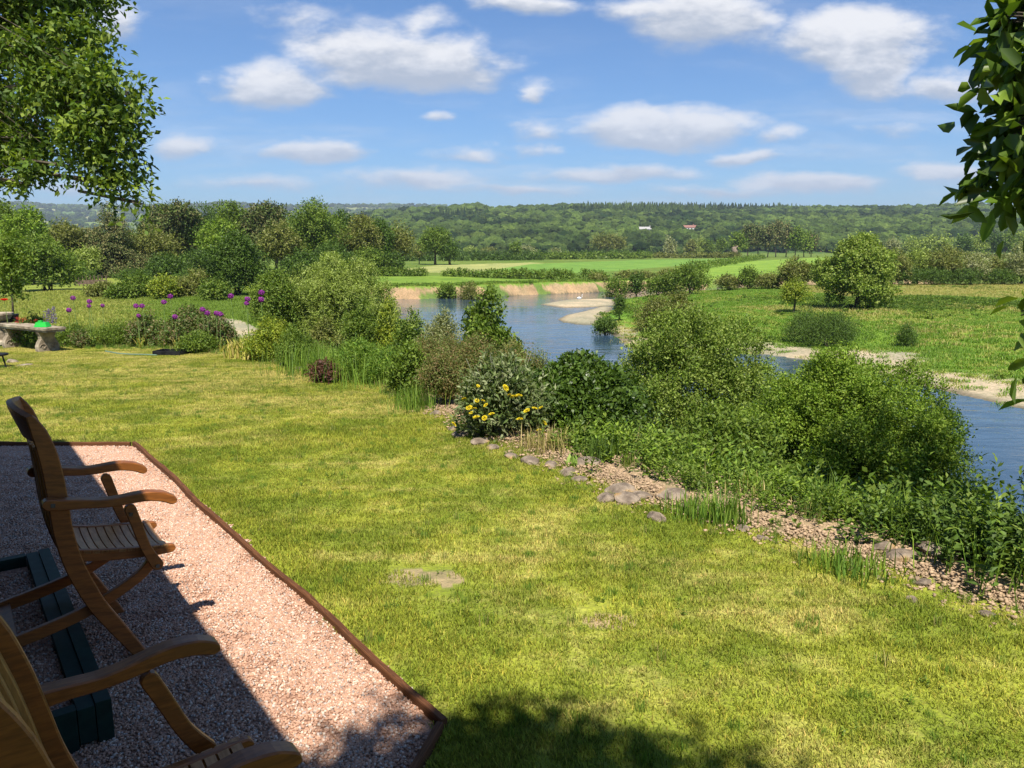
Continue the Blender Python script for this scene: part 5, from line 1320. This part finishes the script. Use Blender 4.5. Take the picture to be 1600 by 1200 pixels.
# ------------------------------------------------------------------ flower border at the far edge of the lawn
M_PURP = leaf_mat('purple_florets', .15, .7, .1, (1, 1, 1))
def allium_meshes(k):
    r = np.random.default_rng(k); n = 420; d = rdir(r, n); P = d * (.030 + .016 * r.random((n, 1)))
    V, F, Cc = leaf_geo(P, np.cross(d, rdir(r, n)) + .35 * d, d + .3 * rdir(r, n), np.full(n, .017), np.full(n, .012), np.array([.30, .05, .30]) * (1 + .25 * r.normal(size=(n, 1))))
    return mkmesh('flower_head', V, F, M_PURP, np.clip(Cc, .01, 1))
AH = [allium_meshes(k) for k in range(3)]
al = [(121, 465.6, 14.6, 'tall purple allium, leftmost high head behind the bench'), (113, 484.6, 14.3, 'short purple allium nearest the stone bench'), (146, 471, 14.5, 'purple allium, upper head of a close pair left of the border'),
      (145, 478, 14.2, 'small purple allium tucked under the upper head of a close pair'), (165.6, 477.5, 14.4, 'small purple allium alone on thin stem right of the close pair'), (218, 478, 14, 'purple allium, left head of a level pair over the border shrubs'),
      (227, 478, 14.1, 'purple allium, right head of a level pair over the border shrubs'), (220.6, 493.5, 13.8, 'low purple allium under the level pair'), (261.5, 472, 13.9, 'purple allium left of the tallest head above the black tray'),
      (272, 463, 14, 'tallest purple allium above the black tray'), (277, 495, 13.5, 'low purple allium just above the black tray'), (321, 483.5, 13.4, 'purple allium, higher of a pair right of the reddish shrub'),
      (328, 489, 13.3, 'purple allium, lower of a pair right of the reddish shrub'), (342, 489.5, 13.2, 'purple allium, left of two touching heads before the sandy track'), (348, 490.8, 13.1, 'purple allium, right of two touching heads before the sandy track'),
      (366.5, 462.5, 12.7, 'tall purple allium standing above the yellowing leaves'), (391.6, 467.5, 12.6, 'purple allium, upper head of two above the sandy track end'), (390, 474, 12.4, 'purple allium, lower head of two above the sandy track end'),
      (414, 457, 12.4, 'highest purple allium at the right end of the border'), (413, 468, 12.2, 'purple allium just below the highest right hand head')]
for k, (px, py, Yd, lb) in enumerate(al):
    Yd *= 1.055; b_ = gcol(px, Yd); tp = at(px, py, Yd); h = tp[2] - b_[2]; r = random.Random(k)
    ro = empty('allium', (b_[0], b_[1], b_[2]), lb, 'flower', 'purple alliums in the flower border')
    hd = link('flower_head', AH[k % 3], ro, (0, 0, h)); s = (1.0 if k not in (3, 7, 17, 4) else .8); hd.scale = (s, s, s * .92)
    ln = r.uniform(-.05, .05); MB().tube([(ln, .0, -.05), (ln * .6, 0, h * .4), (0, 0, h - .03)], [.006, .0055, .004], 5).obj('stem', M_STEM, ro)
    V, F, Cc = tuft(9, .26, .02, .028, [(.16, .24, .04), (.42, .36, .08)], 1.2); link('leaves', mkmesh('leaves', V, F, M_LEAF, Cc), ro, (ln, 0, 0))
BS = 'low shrubs of the flower border'
for (px, Y, top, wp, pal, L_, n_, lb, asp) in [
    (300, 14.2, 483, 120, RD, .05, 2600, 'reddish green border shrub behind the black tray', .5), (235, 14.4, 492, 80, RD, .05, 1500, 'lower reddish green border shrub left of the tray', .5),
    (345, 13.6, 498, 60, RD, .045, 1100, 'small reddish shrub before the sandy track', .5), (185, 14.4, 508, 90, MD, .05, 1200, 'low green foliage between alliums and bench', .3),
    (120, 14.5, 512, 70, MD, .05, 900, 'low green foliage just right of the stone bench', .3), (60, 15.4, 492, 60, DK, .05, 1100, 'dark bushy plant behind the stone bench', .45),
    (128, 14.0, 518, 34, RD, .04, 450, 'small bronze leaved plant beside the bench end', .5), (425, 11.9, 500, 90, YG, .04, 2600, 'yellow green bush with pale heads at the right end of the border', .45),
    (462, 11.2, 515, 70, MD, .04, 1700, 'green bush right of the yellow green one at the border end', .4), (310, 13.0, 522, 70, MD, .04, 900, 'low fresh green plant right of the black tray', .5),
    (508, 10.2, 569, 58, [(.11, .045, .035), (.08, .05, .03), (.16, .07, .05)], .035, 800, 'dark purple leaved heuchera at the lawn edge', .7), (640, 9.2, 545, 70, MD, .05, 1500, 'nettle like green plant beside the lawn edge stones', .4),
    (560, 10.5, 540, 90, GG, .06, 1800, 'soft green weeds behind the purple heuchera', .2), (610, 10.2, 552, 80, GG, .06, 1700, 'soft green weeds right of the tall grasses', .2)]:
    if px < 480: Y *= 1.06
    plant('border_shrub', lb, 'shrub', px, Y, top, wp, pal, 'dome', L_, n_, 5, BS, aspect=asp, up=.8, hmin=.2, name='shrub')
# tall grasses and seed heads
def grass_thing(px, Y, h, n_, sp, pal, lb, wd=.007, lean=.45, name='grass_clump', grp=None, kind=None):
    if px < 480: Y *= 1.04
    b_ = gcol(px, Y); V, F, Cc = tuft(n_, h, sp, wd, pal, lean); o = link(name, mkmesh(name, V, F, M_LEAF, Cc), None, tuple(b_)); return tag(o, lb, 'grass clump', grp, kind)
TG = 'clumps of tall grass along the lawn edge'
for (px, Y, h, n_, sp, pal, lb) in [
    (490, 11.0, .5, 420, .28, GG, 'tall green grass clump just left of the purple heuchera'), (540, 10.6, .5, 420, .35, GG, 'tall green grass clump behind the purple heuchera'), (590, 10.2, .46, 420, .35, GG, 'bright tall grass clump right of the purple heuchera'),
    (372, 12.5, .34, 160, .10, [(.55, .45, .14), (.40, .40, .08)], 'yellowing dying bulb leaves left in the border'), (394, 12.3, .36, 180, .10, [(.60, .50, .16), (.42, .40, .08)], 'yellowing dying bulb leaves at the border end'),
    (1132, 4.5, .2, 240, .07, GG, 'bushy grass clump on the soil left of the great sallow'), (1325, 3.75, .13, 260, .10, GG, 'low spreading grass clump on the bare soil'), (1085, 4.6, .16, 240, .08, GG, 'dark narrow leaved clump at the lawn edge by the flat stones'),
    (1290, 4.6, .32, 60, .07, GG, 'thin tall grass stems before the great sallow'), (1395, 4.3, .30, 50, .07, GG, 'thin tall grass stems right of the great sallow foot'), (1170, 5.0, .16, 120, .1, GG + STRAW, 'mixed dry and green tuft below the sallow'),
    (650, 8.2, .3, 300, .12, GG, 'green grass tuft at the corner of the lawn by the stones'), (935, 5.9, .2, 200, .07, DK, 'small dark iris like tuft among the edge stones'), (850, 6.3, .22, 220, .12, STRAW, 'dry straw coloured tuft beside the yellow flowering shrub')]:
    grass_thing(px, Y, h, n_, sp, pal, lb, .03 if 'bulb' in lb else .007, grp=TG)
# brown seeding docks behind the yellow flowering shrub
DKS = [(.20, .16, .06), (.26, .18, .08), (.13, .17, .04), (.17, .20, .05), (.15, .19, .045)]
for k, (px, Y, top, wp) in enumerate([(672, 9.5, 552, 60), (705, 10, 535, 70), (750, 9.6, 540, 80), (800, 9.8, 548, 80), (838, 9.4, 560, 60), (690, 8.4, 580, 60)]):
    plant('dock', ['brownish seeding weeds at the left end of their stand', 'tallest brownish seeding weeds left of the flowering shrub', 'brownish seeding weeds straight behind the flowering shrub', 'brownish green seeding weeds behind the shrub to its right', 'brownish weeds before the dark bramble bush', 'low brownish green weeds beside the lawn edge'][k],
          'weeds', px, Y, top, wp, DKS, 'bush', .028, 1500, 10, 'seeding weeds behind the flowering shrub', aspect=.35, up=1.6, sprf=7, name='seeding_weed', hmin=.5)
# yellow flowering grey leaved shrub (whorled flowers)
ph = gcol(785, 6.9); r = np.random.default_rng(9)
root = empty('flowering_shrub', tuple(ph), 'grey green shrub with whorls of yellow flowers at the lawn edge', 'shrub')
cl, _ = shape_clumps(r, .66, .86, 'dome', 30)
V, F, Cc = foliage(r, cl, 1150, 9, .17, .062, .02, [(.12, .17, .05), (.17, .21, .08), (.25, .28, .14), (.08, .12, .03)], up=1.3, rough=.8, shell=.35)
link('foliage', mkmesh('foliage', V, F, M_LEAF, Cc), root)
mb = MB()
for k in range(26):
    a = r.uniform(0, 6.28); q = r.uniform(.1, .44); mb.tube([(.05 * math.cos(a), .05 * math.sin(a), 0), (q * .6 * math.cos(a), q * .6 * math.sin(a), .4), (q * math.cos(a), q * math.sin(a), .5 + .28 * r.random())], [.005, .004, .003], 4)
mb.obj('stems', plain('grey_green_stem', (.25, .26, .18), .8), root)
fl = []
d = rdir(r, 240); d = d[:, 2] * 0 + 0 if False else d
nfl = 140; dd_ = rdir(r, nfl); dd_[:, 2] = np.abs(dd_[:, 2]) * .5
V, F, Cc = leaf_geo(dd_ * .014, dd_, rdir(r, nfl), np.full(nfl, .017), np.full(nfl, .012), np.array([.80, .66, .04]) * (1 + .15 * r.normal(size=(nfl, 1))))
YF = mkmesh('flower', V, F, M_PETAL, np.clip(Cc, .01, 1))
for (px, py) in [(747, 603), (790, 606), (796, 617), (802, 620), (811, 618), (725, 623), (745, 626), (755, 626), (733, 637), (742, 638), (759, 633), (823, 642), (845, 637), (736, 645), (744, 652), (757, 653), (768, 647), (812, 655), (851, 661), (709, 663), (842, 672), (849, 675), (835, 638)]:
    P = at(px, py, 6.9 - .50 + .25 * abs(px - 785) / 70) - ph; o = link('flower', YF, root, tuple(P)); s = r.uniform(.6, 1.15); o.scale = (s, s, s * .7); o.rotation_euler = (r.normal() * .4, r.normal() * .4, r.uniform(0, 6))
# lupin, poppy, red spikes, potted sapling by the bench
lp = gcol(83, 14.8); root = empty('lupin', tuple(lp), 'purple flower spikes behind the green tub on the bench', 'flower')
for k in range(5):
    r = np.random.default_rng(k + 40); n_ = 90; z_ = r.uniform(.42, .72, n_) + (.02 * k); a = r.uniform(0, 6.28, n_); rr_ = .028 * (1.15 - (z_ - .42) / .34)
    P = np.stack([rr_ * np.cos(a) + (k - 2) * .045, rr_ * np.sin(a) + .03 * (k % 2), z_], 1); V, F, Cc = leaf_geo(P, np.stack([np.cos(a), np.sin(a), .3 + 0 * a], 1), rdir(r, n_), np.full(n_, .025), np.full(n_, .018), np.array([.19, .13, .30]) * (1 + .3 * r.normal(size=(n_, 1))))
    link('flower_spike', mkmesh('flower_spike', V, F, M_PETAL, np.clip(Cc, .01, 1)), root)
V, F, Cc = foliage(np.random.default_rng(4), [(0, 0, .18, .2, .2, .2)], 60, 6, .1, .07, .02, MD); link('foliage', mkmesh('foliage', V, F, M_LEAF, Cc), root)
pp_ = gcol(15, 14.9); tp = at(15, 470, 14.9) - pp_
root = empty('poppy', tuple(pp_), 'single bright red poppy on a thin stem at the far left', 'flower')
MB().tube([(.03, 0, 0), (.02, 0, tp[2] * .5), (0, 0, tp[2])], [.006, .005, .004], 5).obj('stem', M_STEM, root)
r = np.random.default_rng(2); n_ = 16; a = np.linspace(0, 12.5, n_); V, F, Cc = leaf_geo(np.zeros((n_, 3)) + [0, 0, tp[2]], np.stack([np.cos(a), np.sin(a), .35 + .4 * r.random(n_)], 1), np.tile([0, 0, 1.], (n_, 1)), np.full(n_, .075), np.full(n_, .075), np.tile([.75, .02, .01], (n_, 1)), six=True)
link('petals', mkmesh('petals', V, F, M_PETAL, Cc), root)
ra = gcol(45, 15.0); root = empty('astilbe', tuple(ra), 'plant with small red plumes behind the middle of the bench', 'flower')
V, F, Cc = foliage(np.random.default_rng(8), [(-.14, 0, .48, .05, .05, .08), (-.02, 0, .47, .04, .04, .08), (.17, 0, .44, .05, .05, .06)], 60, 5, .04, .02, .012, [(.5, .06, .04), (.38, .10, .06)], up=1); link('plumes', mkmesh('plumes', V, F, M_PETAL, Cc), root)
V, F, Cc = foliage(np.random.default_rng(8), [(0, 0, .2, .3, .2, .22)], 200, 5, .1, .06, .03, DK); link('foliage', mkmesh('foliage', V, F, M_LEAF, Cc), root)
sp = gcol(25, 15.6); root = empty('potted_tree', tuple(sp), 'young tree in a black pot standing behind the stone bench', 'tree')
MB().lathe([(.08, .35), (.085, .36), (.10, .60), (.11, .61), (.11, .64), (.09, .64)], 14).obj('pot', M_BLACK, root)
MB().lathe([(.12, 0), (.12, .34)], 12).obj('plinth', M_STONE, root)
tz = at(35, 366, 15.6)[2] - sp[2]
MB().tube([(0, 0, .5), (.03, 0, .9), (.05, 0, 1.3), (.12, 0, tz * .75)], [.02, .018, .014, .006], 6).obj('trunk', M_BARK, root); 
cl = [(.10, 0, tz * .62, .20, .2, .22), (.0, .1, tz * .78, .22, .2, .2), (.22, -.05, tz * .74, .2, .2, .2), (.12, 0, tz * .9, .17, .17, .16), (.05, 0, tz * .52, .12, .12, .08), (-.08, .05, 1.05, .08, .08, .06), (.22, 0, .95, .09, .09, .07)]
V, F, Cc = foliage(np.random.default_rng(12), cl, 420, 6, .12, .07, .035, MD, rough=.6); link('crown', mkmesh('crown', V, F, M_LEAF, Cc), root)
lf = G(897, 738, -.1); V, F, Cc = tuft(16, .16, .03, .05, [(.18, .28, .05), (.24, .33, .07)], 1.3); tag(link('seedling', mkmesh('seedling', V, F, M_LEAF, Cc), None, tuple(lf)), 'broad leaved young plant on the dry soil right of the flowering shrub', 'plant')
lf = G(922, 752, -.1); V, F, Cc = tuft(4, .12, .01, .06, [(.55, .60, .04)], 1.6); tag(link('seedling', mkmesh('seedling', V, F, M_LEAF, Cc), None, tuple(lf)), 'little plant with lime yellow leaves among the edge stones', 'plant')
# stones edging the lawn
r = np.random.default_rng(31)
spots = [(400, 558, .13, 'pale edging stone at the foot of the yellow green bush'), (425, 563, .12, None), (447, 570, .14, 'rounded edging stone left of the purple heuchera'), (470, 577, .10, None), (492, 584, .13, None), (628, 607, .12, 'upright sandy stone at the corner of the lawn edge'), (641, 615, .11, None),
         (681, 648, .10, 'small stone where the flowering shrub border begins'), (709, 672, .09, None), (722, 683, .12, None), (752, 694, .12, 'long grey edging stone below the yellow flowers'), (770, 702, .09, None), (800, 716, .08, None), (829, 724, .13, 'reddish stone below the right end of the flowering shrub'), (862, 730, .09, None), (890, 742, .10, None),
         (905, 752, .08, None), (915, 725, .14, 'orange lichened stone set back on the dry soil'), (967, 770, .13, 'largest flat stone slab on the lawn edge'), (948, 782, .10, None), (980, 783, .12, 'small flat stone leaning under the largest slab'), (1003, 772, .10, None), (1026, 812, .08, 'lone pale stone in the grass below the largest slab'), (1050, 775, .13, 'orange tinted rock behind the largest slab'), (1080, 790, .10, None),
         (1408, 872, .11, 'shaded round rock under the bushes at the right'), (1465, 880, .14, 'brown sandstone boulder in shade at the right'), (1440, 905, .06, None), (1378, 862, .09, None), (1160, 822, .06, None), (1374, 905, .035, None), (1190, 838, .05, None), (1425, 1000 - 60, .04, None), (1540, 958, .05, None)]
for k, (px, py, s, lb) in enumerate(spots):
    P = G(px, py, -.15); P = G(px, py, gz(P[0], P[1])); z_ = gz(P[0], P[1])
    stone_obj('edging_stone', (P[0], P[1], z_ + s * .08), (s * r.uniform(.9, 1.3) * .8, s * r.uniform(.7, 1) * .8, s * r.uniform(.28, .42)), lb or 'small weathered stone in the row along the lawn edge', 'stone', 'stones edging the lawn' if lb else 'small plain stones in the lawn edge row', seed=100 + k)

# ------------------------------------------------------------------ air
hz = bpy.data.materials.new('haze_air'); hz.use_nodes = True; nt = hz.node_tree; nt.nodes.clear()
vo = nt.nodes.new('ShaderNodeVolumePrincipled'); vo.inputs['Color'].default_value = (.72, .82, 1, 1); vo.inputs['Density'].default_value = .00013; vo.inputs['Anisotropy'].default_value = .2
ou = nt.nodes.new('ShaderNodeOutputMaterial'); nt.links.new(vo.outputs[0], ou.inputs['Volume'])
USE_HAZE = True
if USE_HAZE:
    mb = MB(); mb.box((0, 0, 180), (16000, 16000, 380)); tag(mb.obj('haze', hz), 'thin blue haze filling the valley', kind='stuff')
